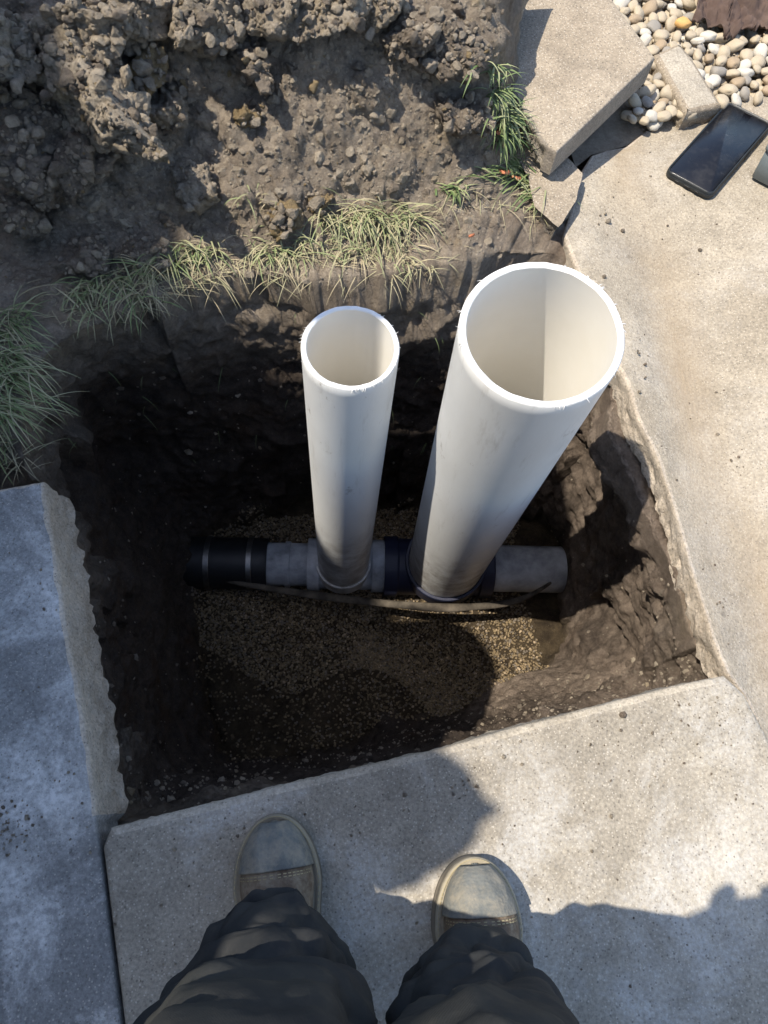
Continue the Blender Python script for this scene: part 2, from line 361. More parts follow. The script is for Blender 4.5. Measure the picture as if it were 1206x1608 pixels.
# ------------------------------------------------------------------ concrete slabs
def slab(name, pts, ztop, thick, rough, mats, label, cat='slab', lean=0., chamfer=.004, grid=.03, closed_under=True, tint=None, tilt=None):
    """pts: xy outline (anticlockwise); rough[i]: raggedness of the edge from point i to i+1"""
    P = []; R_ = []
    m = len(pts)
    for i in range(m):
        a = Vector(pts[i]); b = Vector(pts[(i+1) % m]); L = (b-a).length; r = rough[i]
        st = .006 if r > 0 else .02
        if L > 3: st = .2
        kk = max(1, int(L/st))
        for j in range(kk): P.append(a.lerp(b, j/kk)); R_.append(r)
    P = np.array([[p.x, p.y] for p in P]); R_ = np.array(R_); R_ = np.minimum(R_, np.minimum(np.roll(R_, 3), np.roll(R_, -3)))
    tn = np.roll(P, -1, 0)-np.roll(P, 1, 0); tn /= np.linalg.norm(tn, axis=1, keepdims=True)+1e-9; on = np.stack([tn[:, 1], -tn[:, 0]], 1)
    P3 = np.c_[P, np.zeros(len(P))]
    P = P+on*(R_*(fbm(P3*4.3+.3, 6, 5, .62)*.42))[:, None]
    n_ = len(P); ch = chamfer+R_*.35*np.abs(vn(P3*50, 8))
    rings = []
    inner = P-on*ch[:, None]
    rings.append(np.c_[inner, ztop(inner[:, 0], inner[:, 1])])
    zt = ztop(P[:, 0], P[:, 1]); rings.append(np.c_[P-on*ch[:, None]*.3, zt-ch*.25]); rings.append(np.c_[P, zt-ch*.8])
    rws = 9
    for k_ in range(1, rws+1):
        f = k_/rws; q = np.c_[P, zt-f*thick]
        q3 = np.c_[P*17, np.full(n_, f*thick*22)]+.7*fbm(np.c_[P*23, np.full(n_, f*2)], 3)[:, None]; wa, wb, _w = worley(q3, 3); wc, wd, _w = worley(q3*2.7, 8)
        dsp = np.minimum(R_*1.1, .005)*(1.1*(np.clip(wb-wa, 0, .5)-.25)+.3*(np.clip(wd-wc, 0, .5)-.25)+.9*fbm(np.c_[P*70, np.full(n_, f*thick*90)], 4, 11, .65)+.5*vn(np.c_[P*8, np.full(n_, f)], 2))*min(1, f*2.2)+np.where(R_ > 0, lean*(1+.5*vn(np.c_[P*9, np.full(n_, 1.5)], 13)), 0)*f
        q[:, :2] += on*dsp[:, None]; rings.append(np.c_[q[:, :2], zt-thick*f if k_ == rws else zt-ch*.8-(thick-ch*.8)*f])
    # top: constrained triangulation with interior points
    lo = P.min(0); hi = P.max(0); gx = np.arange(lo[0], hi[0], grid); gy = np.arange(lo[1], hi[1], grid)
    if len(gx)*len(gy) > 12000: gx = np.arange(lo[0], hi[0], grid*3); gy = np.arange(lo[1], hi[1], grid*3)
    gg = np.array(np.meshgrid(gx, gy)).reshape(2, -1).T
    c = np.zeros(len(gg), bool); A = inner; B = np.roll(inner, -1, 0)
    for (x1, y1), (x2, y2) in zip(A, B):
        if y1 == y2: continue
        cond = ((y1 > gg[:, 1]) != (y2 > gg[:, 1])) & (gg[:, 0] < (x2-x1)*(gg[:, 1]-y1)/(y2-y1)+x1); c ^= cond
    gg = gg[c]
    coords = [Vector(p) for p in inner]+[Vector(p) for p in gg]
    vv, ee, ff, *_ = geometry.delaunay_2d_cdt(coords, [], [list(range(n_))], 1, 1e-6)
    tv = np.array([[v.x, v.y] for v in vv]); nt = len(tv)
    Vv = [np.c_[tv, ztop(tv[:, 0], tv[:, 1])]]; Fc = [list(f) for f in ff]; mi = [0]*len(Fc)
    # map ring0 = own copy
    base = nt
    for r_ in rings: Vv.append(r_)
    for k_ in range(len(rings)-1):
        for j in range(n_):
            j2 = (j+1) % n_; Fc.append([base+k_*n_+j, base+(k_+1)*n_+j, base+(k_+1)*n_+j2, base+k_*n_+j2]); mi.append(0 if k_ == 0 and R_[j] < .002 else (1 if R_[j] > .001 else 2 if len(mats) > 2 else 0))
    lastb = base+(len(rings)-1)*n_; Fc.append([lastb+j for j in range(n_)][::-1]); mi.append(0)
    VV = np.vstack(Vv)
    if tilt is not None:
        VV = tilt(VV)
    o = meshobj(name, VV, Fc, mats, smooth=True, midx=mi)
    bm = bmesh.new(); bm.from_mesh(o.data); bmesh.ops.remove_doubles(bm, verts=bm.verts, dist=1e-5); bmesh.ops.recalc_face_normals(bm, faces=bm.faces); bm.to_mesh(o.data); bm.free()
    o.data.set_sharp_from_angle(angle=math.radians(50))
    tag(o, label, cat); return o
def W(pts, z=0.): return [tuple(G(x, y, z)[:2]) for x, y in pts]
z0 = lambda x, y: .0025*fbm(np.c_[x*3, y*3, 0*x], 2, 77)
# left slab (goes on to the left and behind the photographer)
lp = W([(152, 1312), (150, 1290), (140, 1215), (126, 1120), (112, 1030), (98, 950), (86, 870), (76, 800), (68, 757), (0, 768)])
jl0 = G(152, 1312); jl1 = G(188, 1608); jd = (jl1-jl0).normalized()
far = jl0+jd*2.2
pts = [(far.x, far.y)]+lp+[(-2.35, lp[-1][1]+.06), (-2.35, far.y)]
rg = [0]+[.003, .006]+[.009]*7+[.004, .0, 0, 0]
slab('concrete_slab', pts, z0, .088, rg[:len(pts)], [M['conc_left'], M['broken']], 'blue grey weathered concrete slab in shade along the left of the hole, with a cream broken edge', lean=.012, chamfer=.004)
# front slab
fp = [(1690, 2105), (1206, 1152), (1172, 1090), (1140, 1060), (1060, 1076), (1000, 1092), (900, 1117), (800, 1143), (700, 1172), (560, 1205), (420, 1238), (300, 1268), (200, 1293), (172, 1300)]
fpw = W(fp[1:]); a = Vector(fpw[0]); b = Vector(fpw[1]); jr = (a-b).normalized(); fr_far = a+jr*2.3
js = Vector(fpw[-1]); off = Vector((.009, 0))
pts = [(fr_far.x, far.y)]+fpw+[tuple(jl0.xy+Vector((.007, -.012))), (far.x+.007, far.y)]
rg = [0]*1+[.0015]*2+[.0022]*(len(fpw)-2)+[.001, 0, 0]
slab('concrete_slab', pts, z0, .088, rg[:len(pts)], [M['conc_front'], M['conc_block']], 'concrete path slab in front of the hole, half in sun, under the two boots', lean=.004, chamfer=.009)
# right slab with a shallow gutter
v1 = G(985, 235).xy; v2 = G(1206, 900).xy; vd = (v2-v1).normalized(); vnrm = Vector((vd.y, -vd.x))
def zgut(x, y):
    d = (x-v1.x)*vnrm.x+(y-v1.y)*vnrm.y; d = -d if vnrm.x < 0 else d
    return .004*fbm(np.c_[x*3, y*3, 0*x], 2, 78)-(.048-.040*ss(.78, 1.0, y))*np.where(d < 0, 1-ss(0, 1, np.clip(-d/.12, 0, 1)), np.exp(-(d/.16)**2))+.022*ss(.08, .5, d)
rp = [(885, 366), (905, 420), (935, 490), (985, 600), (1002, 655), (1030, 715), (1055, 790), (1078, 870), (1100, 940), (1118, 1000), (1146, 1056), (1178, 1088), (1212, 1150)]
rpw = W(rp); tp = W([(1206, 146), (1130, 164), (1085, 178), (1035, 186), (985, 222), (955, 228), (930, 238), (915, 262), (903, 305)])
q0 = Vector(rpw[-1])+Vector((.004, 0)); qf = q0+jr*2.3
pts = rpw[:-1]+[tuple(q0), (qf.x, qf.y), (3.4, qf.y), (3.4, 2.9)]+tp
rg = [.002, .003, .005, .007, .008, .008, .008, .008, .008, .008, .005, .002]+[0, 0, 0, 0]+[0]+[.003]*8
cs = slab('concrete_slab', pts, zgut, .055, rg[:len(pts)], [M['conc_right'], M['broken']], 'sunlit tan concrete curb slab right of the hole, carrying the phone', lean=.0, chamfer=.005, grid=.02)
def silt(o):
    n_ = len(o.data.vertices); co = np.empty(n_*3); o.data.vertices.foreach_get('co', co); co = co.reshape(-1, 3)
    d = (co[:, 0]-v1.x)*vnrm.x+(co[:, 1]-v1.y)*vnrm.y; at = o.data.attributes.new('silt', 'FLOAT', 'POINT'); at.data.foreach_set('value', (1.1*np.exp(-(d/.03)**2)).astype(np.float32))
silt(cs)
# tilted broken slab, upper right
def tiltf(zA, gx, gy, c):
    def f(VV):
        VV = VV.copy(); VV[:, 2] += zA+gx*(VV[:, 0]-c[0])+gy*(VV[:, 1]-c[1]); return VV
    return f
ZT = .085
bp = W([(875, 237), (1022, 107), (958, 18), (925, -50), (900, -110), (700, -110), (728, -40), (747, 30), (765, 75), (800, 135), (825, 180), (850, 222)], ZT)
c0 = Vector(bp[0])
slab('broken_slab', bp, lambda x, y: 0*x+.002*fbm(np.c_[x*5, y*5, 0*x], 2, 79), .045, [0, .001, .004, 0, 0, 0, .003, .006, .009, .009, .009, .006], [M['conc_piece'], M['broken_dirty'], M['side']],
     'large sunlit broken slab tilted on rubble beyond the curb, pocked tan face', 'slab', tilt=tiltf(ZT, .06, .03, c0), lean=-.008)
lowp = W([(914, 262), (903, 300), (880, 342), (848, 312), (838, 265), (800, 205), (765, 150), (758, 90), (800, 110), (850, 180), (885, 235)], .04)
slab('broken_slab', lowp, lambda x, y: 0*x+.004*fbm(np.c_[x*9, y*9, 0*x], 3, 80), .07, [.006]*11, [M['conc_piece'], M['broken_dirty']], 'ragged pale slab fragment under the tilted slab, grass growing along it', 'slab', tilt=tiltf(.025, 0, .02, Vector(lowp[0])), lean=.01)
fp2 = W([(862, 236), (884, 262), (915, 246), (926, 240), (922, 268), (908, 300), (880, 322), (858, 300), (846, 268)], .055)
slab('broken_slab', fp2[::-1], lambda x, y: 0*x+.006*fbm(np.c_[x*14, y*14, 0*x], 3, 81), .06, [.006]*9, [M['broken_dirty'], M['broken_dirty']], 'small crumbling concrete chunk wedged between curb and tilted slab', 'slab', tilt=tiltf(.02, 0, 0, Vector(fp2[0])))
blk = W([(1026, 84), (1078, 178), (1134, 164), (1090, 95), (1068, 66)], .03)
slab('concrete_block', blk, lambda x, y: 0*x+.003*fbm(np.c_[x*11, y*11, 0*x], 3, 82), .05, [.003, .003, .004, .004, .004], [M['conc_block'], M['conc_piece']], 'small pale rectangular concrete block lying between the pebbles and the curb', 'block', tilt=tiltf(.03, 0, .0, Vector(blk[0])), chamfer=.008)
pc = W([(742, -5), (764, 28), (822, 4), (850, -60), (740, -60)], .17)
slab('broken_slab', pc, lambda x, y: 0*x, .05, [0, .004, .002, 0, .004], [M['conc_piece'], M['broken_dirty']], 'corner of a concrete piece resting on the tilted slab at the top edge of the photo', 'slab', tilt=tiltf(.18, 0, 0, Vector(pc[0])))

# ------------------------------------------------------------------ lumps: clods, crumbs, gravel
def ico(sub):
    bm = bmesh.new(); bmesh.ops.create_icosphere(bm, subdivisions=sub, radius=1)
    V_ = np.array([v.co[:] for v in bm.verts]); F_ = np.array([[v.index for v in f.verts] for f in bm.faces]); bm.free(); return V_, F_
ICO = {s: ico(s) for s in (1, 2, 3, 5, 6)}
def lump(sub, seed, rough=.35, facets=5, fine=.05, dims=None, rot=None):
    V_, F_ = ICO[sub]; r = random.Random(seed); v = V_.copy(); off = seed*3.7
    v = v*(1+rough*.7*fbm(V_*1.3+off, 3, seed % 90)[:, None])
    for _ in range(facets):                       # cleaved faces
        nn = np.array([r.gauss(0, 1) for _ in range(3)]); nn /= np.linalg.norm(nn); d = r.uniform(.4, .75); t = v@nn-d; v = v-np.outer(np.clip(t, 0, None)*.9, nn)
    if dims is None:
        k_ = 1.
        if sub >= 3: a_, b_, c_ = worley(v*3.2+off, seed % 50); k_ = 1+fine*2.4*(.5-a_)[:, None]+fine*fbm(v*9+off, 3, 3)[:, None]
        return v*k_, F_
    if rot is not None: v = v@rot.T
    v = v/np.abs(v).max(0)*np.array(dims); nn = V_@rot.T if rot is not None else V_
    nn = nn/np.array(dims); nn /= np.linalg.norm(nn, axis=1, keepdims=True); p = v+off; m_ = np.clip(vn(p*14, 3)*1.2+.7, .35, 1)
    a_, _b, c_ = worley(p*38+vn(p*40)[:, None]*.4, seed % 50); b_, _b, _c = worley(p*95, seed % 50+7); dd = .015*(.6-a_)*m_+.0062*(.6-b_)*m_+.011*fbm(p*16, 5, 9, .6)+.0045*fbm(p*80, 4, 19, .65)
    return v+nn*dd[:, None], F_
def rotm(r):
    q = Vector((r.gauss(0, 1), r.gauss(0, 1), r.gauss(0, 1))).normalized(); return np.array(Matrix.Rotation(r.uniform(0, 6.28), 3, q))
CL = [  # px, py, half sizes in px (w,h), turn deg, material, label
 (150, 60, 62, 40, 10, 'clod_grey', 'rough brown soil clod behind the long ridge clod at the top left'),
 (165, 165, 150, 52, -38, 'clod_tan', 'long tan ridge shaped clod, the biggest on the heap, sunlit along its crest'),
 (228, 112, 30, 36, 20, 'clod_ochre', 'egg sized ochre lump nestled right of the long ridge clod'),
 (335, 48, 42, 62, -15, 'clod_grey', 'tall smooth faced grey clod standing near the top of the heap'),
 (398, 95, 26, 50, 20, 'clod_dark', 'narrow dark clod leaning right of the tall smooth faced one'),
 (505, 10, 56, 46, 0, 'clod_tan', 'broad brown clod cut by the top edge, throwing a long shadow right'),
 (215, 20, 46, 46, 5, 'clod_grey', 'blocky grey clod at the top edge, left of the smooth faced one'),
 (165, 208, 60, 42, -20, 'clod_tan', 'knobbly cream clod hanging below the long ridge clod'),
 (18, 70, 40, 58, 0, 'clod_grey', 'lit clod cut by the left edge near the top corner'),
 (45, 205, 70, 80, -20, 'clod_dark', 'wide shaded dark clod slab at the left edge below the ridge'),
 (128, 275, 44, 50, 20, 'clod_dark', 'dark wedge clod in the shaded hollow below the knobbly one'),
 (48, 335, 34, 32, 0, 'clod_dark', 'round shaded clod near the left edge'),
 (312, 292, 26, 30, 15, 'clod_grey', 'pointed grey clod just inside the shade in mid heap'),
 (446, 348, 28, 24, 10, 'clod_ochre', 'square ochre clod among the grass at the heap foot'),
 (382, 186, 20, 19, 0, 'clod_ochre', 'yellow clay piece in the sunlit middle of the heap'),
 (503, 316, 18, 16, 0, 'clod_ochre', 'small tan clay piece above the grass right of the square ochre clod'),
 (722, 182, 36, 34, 0, 'clod_dark', 'round dark clod at the right end of the heap beside the green grass'),
 (590, 8, 34, 28, 0, 'clod_grey', 'crumbly grey clod at the top edge in mid heap'),
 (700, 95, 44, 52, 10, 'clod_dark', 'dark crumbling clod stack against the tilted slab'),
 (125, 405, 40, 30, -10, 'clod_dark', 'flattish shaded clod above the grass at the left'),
 (10, 150, 34, 44, 0, 'clod_dark', 'shaded clod jammed at the left edge above the wide slab like clod'),
 (420, 30, 38, 36, 30, 'clod_grey', 'grey crumbly clod between the narrow dark and the broad brown clods'),
 (265, 175, 34, 30, 0, 'clod_grey', 'grey clod closing the right end of the long ridge'),
 (640, 60, 40, 34, 0, 'clod_dark', 'dark knobbly clod left of the crumbling stack'),
 (75, 290, 38, 30, 30, 'clod_dark', 'dark clod between the round shaded one and the wedge'),
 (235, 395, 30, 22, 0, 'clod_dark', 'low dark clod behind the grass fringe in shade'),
]
for i, (px, py, w, h, tn, mt, lab) in enumerate(CL):
    hit, nn = pick(px, py)
    if hit is None: continue
    sc = (Vector((0, 0, H))-hit).length/F*.93
    dm = (w*sc*1.12, h*sc*1.2, (w*h)**.5*sc*.82)
    v, f_ = lump(6 if w > 55 else 5, 11+i, .35, 7, dims=dm, rot=rotm(random.Random(i+40)))
    a = math.radians(tn); c, s = math.cos(a), math.sin(a); v = np.c_[v[:, 0]*c-v[:, 1]*s, v[:, 0]*s+v[:, 1]*c, v[:, 2]]
    o = meshobj('soil_clod', v, f_, M[mt]); o.location = hit+Vector((0, -.01, (w*h)**.5*sc*.36)); tag(o, lab, 'clod', 'large clods on the spoil heap')
NSOIL = len(Q)
bvv, bvf, b0_ = [tuple(v) for v in V.tolist()], Q.tolist(), len(V)
for o in list(COL.objects):
    if o.name.startswith('soil_clod'):
        bvf += [[v_+b0_ for v_ in p.vertices] for p in o.data.polygons]; bvv += [tuple(v_.co+o.location) for v_ in o.data.vertices]; b0_ += len(o.data.vertices)
BV = BVHTree.FromPolygons(bvv, bvf); del bvv, bvf
def scatter(name, pts, sizes, variants, mats, wts=None, flat_=.75, seed=1, vary=True):
    """one merged object of many small lumps"""
    r = random.Random(seed); VV = []; FF = []; MI = []; base = 0
    for p, s in zip(pts, sizes):
        v, f_ = variants[r.randrange(len(variants))]; q = (v*np.array([1, r.uniform(.7, 1), r.uniform(.6, flat_+.2)]))@rotm(r).T*s+np.array(p)
        VV.append(q); FF.append(f_+base); base += len(v); MI.append(np.full(len(f_), r.choices(range(len(mats)), wts)[0]))
    return meshobj(name, np.vstack(VV), np.vstack(FF), mats, smooth=name != 'soil_crumbs', midx=np.concatenate(MI))
v2s = [lump(2, 100+i, .55, 8) for i in range(14)]; v3s = [lump(3, 120+i, .45, 5, .09) for i in range(8)]; v1s = [lump(1, 140+i, .4, 2) for i in range(8)]
P_, S_ = [], []
r = random.Random(5)
for _ in range(17000):
    px = r.uniform(-60, 790); py = r.uniform(-60, 470-px*.09+20*math.sin(px/60)); d__ = (G(px, py, 0)-Vector((0, 0, H))).normalized(); hit, nn, idx_, _ = BV.ray_cast(Vector((0, 0, H)), d__)
    if hit is None or hit.z < -.03 or (nn.z < .15 and r.random() < .6): continue
    if hit.z > float(0) and idx_ is not None and idx_ >= NSOIL and r.random() < .6: continue
    s = min(.012, .0018*math.exp(abs(r.gauss(0, .78)))); P_.append(hit+nn*s*.35); S_.append(s)
scatter('soil_crumbs', P_, S_, v2s, [M['clod_grey'], M['clod_dark'], M['clod_tan'], M['clod_ochre']], [5, 3, 3, .3], seed=3)
tag(bpy.data.objects['soil_crumbs'], 'loose crumbs of grey brown soil strewn over the spoil heap', 'soil', kind='stuff')
P_, S_ = [], []
for _ in range(110):
    px = r.uniform(-60, 770); py = r.uniform(-60, 380); hit, nn = pick(px, py)
    if hit is None or hit.z < 0: continue
    s = r.uniform(.008, .016); P_.append(hit+nn*s*.3); S_.append(s)
tag(scatter('soil_crumbs', P_, S_, v3s, [M['clod_grey'], M['clod_dark'], M['clod_tan']], [5, 4, 1.5], seed=4), 'fist sized lumps of soil tumbled over the spoil heap', 'soil', kind='stuff')
# crumbs and small stones on the walls of the hole and by the slab edges
P_, S_ = [], []
for _ in range(2600):
    if r.random() < .55: px, py = r.uniform(150, 1120), r.uniform(560, 1290)
    else:
        t_ = r.random(); px = 200+920*t_+r.gauss(0, 25); py = 1270-205*t_-abs(r.gauss(0, 26))
    hit, nn = pick(px, py)
    if hit is None or hit.z < -.72 or (hit.z > -.08 and hit.y < .5): continue
    s = .0018*math.exp(abs(r.gauss(0, .6))); P_.append(hit+nn*s*.2); S_.append(s)
tag(scatter('soil_crumbs', P_, S_, v1s, [M['soil'], M['clod_dark'], M['clod_grey'], M['clod_tan']], [6, 4, 2, 1], seed=5), 'fine crumbs of damp soil sticking to the walls of the hole', 'soil', kind='stuff')
# dirt dropped on the concrete around the dig
P_, S_ = [], []
def ontop(px, py):
    p = G(px, py, 0); return p
for px, py, sp, n_ in ((60, 900, 70, 30), (80, 1240, 60, 24), (16, 1300, 22, 60), (330, 1290, 60, 26), (560, 1235, 70, 30), (722, 1240, 10, 16), (760, 1200, 60, 26), (950, 1150, 70, 34), (1100, 1130, 60, 40), (1160, 330, 60, 26), (1130, 650, 60, 34), (1180, 700, 18, 14), (1060, 420, 60, 30), (950, 300, 40, 30), (1000, 560, 30, 24), (300, 1450, 90, 20), (900, 1300, 120, 30), (1100, 950, 50, 24)):
    for _ in range(n_):
        x, y = r.gauss(px, sp), r.gauss(py, sp); p = G(x, y, 0)
        z_ = float(zgut(np.array([p.x]), np.array([p.y]))[0]) if x > 1160 or y < 1040 and x > 880+max(0, y-366)*.36 else float(z0(np.array([p.x]), np.array([p.y]))[0])
        if not (x > 1165 or (y < 1040 and x > 905+max(0, y-366)*.38) or (y > 1310-(x-170)*.25+8) or (x < 60+(y-757)*.15 and y > 775)): continue
        s_ = .0009*math.exp(abs(r.gauss(0, .55))); P_.append(Vector((p.x, p.y, z_+s_*.3))); S_.append(s_)
tag(scatter('dirt_specks', P_, S_, v1s, [M['clod_dark'], M['clod_tan'], M['soil']], [3, 2, 1], seed=15), 'tiny specks of dropped dirt on the concrete around the hole', 'soil', kind='stuff')
# gravel bed at the bottom
P_, S_ = [], []
fb = lambda a_: np.interp(a_, np.r_[th, th[0]+2*np.pi], np.r_[fr, fr[0]])
for _ in range(30000):
    a_ = r.uniform(-math.pi, math.pi); q = math.sqrt(r.random())*1.05; rad = q*float(fb(a_)); x, y = CEN.x+rad*math.cos(a_), CEN.y+rad*math.sin(a_)
    if y < .31+.05*math.sin(x*14)-.5*max(0, x) and x < .22 and r.random() < .85: continue
    hit, nn = drop(x, y, -.15)
    if hit is None or hit.z > -.70: continue
    s = r.uniform(.0022, .0044); P_.append(hit+Vector((0, 0, s*.3))); S_.append(s)
tag(scatter('pea_gravel', P_, S_, v1s, [M['gravel'], M['peb_tan'], M['clod_dark']], [7, .5, 2], seed=6), 'bed of small tan pea gravel on the floor of the hole', 'gravel', kind='stuff')
# white pebbles upper right
def inpoly(x, y, poly):
    c = False
    for i in range(len(poly)):
        x1, y1 = poly[i]; x2, y2 = poly[i-1]
        if (y1 > y) != (y2 > y) and x < (x2-x1)*(y-y1)/(y2-y1)+x1: c = not c
    return c
bedp = [(925, -60), (1000, 95), (1015, 120), (985, 160), (990, 215), (1035, 188), (1080, 182), (1075, 120), (1140, 165), (1210, 150), (1300, 130), (1300, -60)]
bed = [tuple(G(x, y, -.01)[:2]) for x, y in [(860, -160), (860, 120), (905, 260), (930, 240), (985, 226), (1030, 195), (1130, 172), (1206, 150), (1500, 90), (1700, -160)]]
tag(meshobj('gravel_bed', [(x, y, -.014) for x, y in bed], [list(range(len(bed)))[::-1]], M['clod_tan']), kind='structure')
pv = []
for i in range(7):
    V_, F_ = ICO[3]; q = V_*(1+.16*fbm(V_*1.3+i*9, 3, i)[:, None]); q = q*np.array([1, .68+.05*(i % 4), .5]); me = meshobj('pebble', q, F_, M['peb_cream']); pv.append(me.data); bpy.data.objects.remove(me)
pm = {}
def pebmesh(i, m):
    if (i, m) not in pm:
        d = pv[i].copy(); d.materials[0] = M['peb_'+m]; pm[(i, m)] = d
    return pm[(i, m)]
def plab(m, px, py, s, lay):
    zone = 'between the tilted slab and the block' if px < 1040 and py > 60 else 'at the top edge left of the fabric' if py < 22 and px < 1090 else 'by the folded fabric' if py < 62 and px > 1075 else 'along the curb edge above the phone' if py > 135 else 'beside the right edge of the photo' if px > 1165 else 'by the upper end of the block' if px < 1090 else 'mid bed right of the block'
    sz = 'large' if s > .0138 else 'small' if s < .011 else 'medium'
    return f"{sz} {m} pebble, {'upper' if lay else 'lower'} layer, {zone}"
cnt = 0; spots = []
for lay, (num, zz) in enumerate(((170, .002), (115, .016))):
    tries = 0; got = 0
    while got < num and tries < 9000:
        tries += 1; px, py = r.uniform(930, 1225), r.uniform(-15, 192)
        if not inpoly(px, py, bedp): continue
        if lay and (py < 50 and px > 1085): continue
        p = G(px, py, zz); s = r.uniform(.0085, .0165)
        if any(l_ == lay and (p.xy-q).length < (s+t_)*.84 for q, t_, l_ in spots): continue
        spots.append((p.xy.copy(), s, lay)); got += 1
        m = 'cream' if r.random() < .55 else r.choice(['white', 'white', 'tan', 'grey', 'cream'])
        o = bpy.data.objects.new('pebble', pebmesh(r.randrange(7), m)); COL.objects.link(o); o.location = (p.x, p.y, zz); o.scale = (s*1.25,)*3
        o.rotation_euler = (r.gauss(0, .3), r.gauss(0, .3), r.uniform(0, 6.28)); tag(o, plab(m, px, py, s, lay), 'pebble', 'pebbles of the stone bed at the top right')
o = bpy.data.objects.new('pebble', pebmesh(2, 'orange')); COL.objects.link(o); o.location = G(1073, 36, .028); o.scale = (.015,)*3; tag(o, 'single orange pebble behind the small concrete block', 'pebble', 'pebbles of the stone bed at the top right')
P_, S_ = [], []
for _ in range(900):
    px, py = r.uniform(925, 1220), r.uniform(-15, 192)
    if not inpoly(px, py, bedp): continue
    s = r.uniform(.0025, .005); P_.append(G(px, py, 0)+Vector((0, 0, r.uniform(0, .012)))); S_.append(s)
tag(scatter('pebble_chips', P_, S_, v1s, [M['peb_cream'], M['peb_tan'], M['clod_tan'], M['peb_grey']], [3, 3, 3, 2], seed=9), 'small chips and grit filling the gaps between the pebbles', 'gravel', kind='stuff')
# brown fabric
gx, gy = np.meshgrid(np.linspace(0, 1, 90), np.linspace(0, 1, 60)); A_ = np.array(G(1088, -60, .03)); B_ = np.array(G(1290, -60, .03)); C_ = np.array(G(1085, 40, .03)); D_ = np.array(G(1250, 42, .03))
pp = (1-gy[..., None])*((1-gx[..., None])*A_+gx[..., None]*B_)+gy[..., None]*((1-gx[..., None])*C_+gx[..., None]*D_); fl = pp.reshape(-1, 3)
e_ = np.minimum(gx, 1-gx).ravel(); fl[:, 1] += .03*fbm(fl*np.array([26, 8, 1]), 3, 4)*gy.ravel(); fl[:, 0] += .02*vn(fl*16, 9)*(gx.ravel() < .3)
fl[:, 2] += .026*np.abs(fbm(np.c_[fl[:, 0]*22, fl[:, 1]*60+fl[:, 0]*26, fl[:, 0]*0], 4, 14))-.016*ss(.8, 1, gy.ravel())+.006
ii = np.arange(60*90).reshape(60, 90); o = meshobj('ground_fabric', fl, np.stack([ii[:-1, :-1], ii[:-1, 1:], ii[1:, 1:], ii[1:, :-1]], -1).reshape(-1, 4), M['fabric'])
m_ = o.modifiers.new('s', 'SOLIDIFY'); m_.thickness = .0015; tag(o, 'crumpled brown ground cover fabric over the pebbles in the top right corner', 'fabric')

# ------------------------------------------------------------------ pipes
def basis(a):
    a = Vector(a).normalized(); u = a.orthogonal().normalized() if abs(a.y) > .9 else Vector((0, 1, 0)).cross(a).normalized(); return u, a.cross(u)
def tube(name, T, B, ro, ri, mats, parent=None, burr=0., nseg=128, nl=50, gap=None):
    T, B = Vector(T), Vector(B); a = (T-B).normalized(); u, v = basis(a); rings = []
    L = (T-B).length; prof = []
    for k_ in range(nl+1): prof.append((ro, L*k_/nl-.0012*(k_ == nl), 0))
    prof[-1] = (ro, L-.0015, 0); prof.append((ro-.0012, L, 1)); prof.append((ri+.0012, L, 1)); prof.append((ri, L-.0012, 2))
    for k_ in range(1, nl): prof.append((ri, L*(1-k_/nl), 2))
    prof.append((ri, 0, 2))
    rr_ = random.Random(3); Vv, Fc, mi = [], [], []; ph = np.linspace(0, 2*np.pi, nseg+1)[:-1]
    for (rad, h, m) in prof:
        dz = np.zeros(nseg)
        if burr and h > L-.01: dz = burr*vn(np.c_[np.cos(ph)*9, np.sin(ph)*9, ph*0+1], 5)*.5
        for q, t in enumerate(ph): Vv.append(B+a*(h+float(dz[q]))+u*(rad*math.cos(t))+v*(rad*math.sin(t)))
    for i in range(len(prof)-1):
        for q in range(nseg): Fc.append([i*nseg+q, i*nseg+(q+1) % nseg, (i+1)*nseg+(q+1) % nseg, (i+1)*nseg+q]); mi.append(prof[i+1][2] if prof[i][2] != 1 or prof[i+1][2] != 2 else 1)
    o = meshobj(name, [tuple(x) for x in Vv], Fc, mats, smooth=True, midx=mi); o.data.set_sharp_from_angle(angle=math.radians(40))
    if parent: put(o, parent)
    return o
def curl(name, T, a, r0, n_, parent, seed):   # plastic swarf hanging at the sawn edge
    rr_ = random.Random(seed); bm = bmesh.new(); u, v = basis(a)
    for _ in range(n_):
        t = rr_.choice([rr_.gauss(2.9, .25), rr_.gauss(-1.0, .5), rr_.gauss(.5, .5)]); p = Vector(T)+u*(r0*math.cos(t))+v*(r0*math.sin(t)); q = (p-Vector(T)).normalized()
        d = (q+Vector((rr_.gauss(0, .6), rr_.gauss(0, .6), rr_.gauss(-.3, .4)))).normalized(); w = rr_.uniform(.0004, .0009); L = rr_.uniform(.002, .006); s = d.cross(Vector((0, 0, 1))).normalized()*w
        prev = None
        for k_ in range(4):
            c = p+d*(L*k_/3)+Vector((0, 0, -.25*L*(k_/3)**2)); cur = (bm.verts.new(c-s*(1-k_/4)), bm.verts.new(c+s*(1-k_/4)), bm.verts.new(c+Vector((0, 0, w))*(1-k_/4)))
            if prev:
                for e in range(3): bm.faces.new((prev[e], prev[(e+1) % 3], cur[(e+1) % 3], cur[e]))
            prev = cur
    put(bmobj(name, bm, M['pvc_cut']), parent)
ST, SB = (.0042, .5018, .196), (.0041, .538, -.69); LT, LB = (.196, .4534, .3008), (.2366, .541, -.675)
pmats = [M['pvc'], M['pvc_cut'], M['pvc_in']]
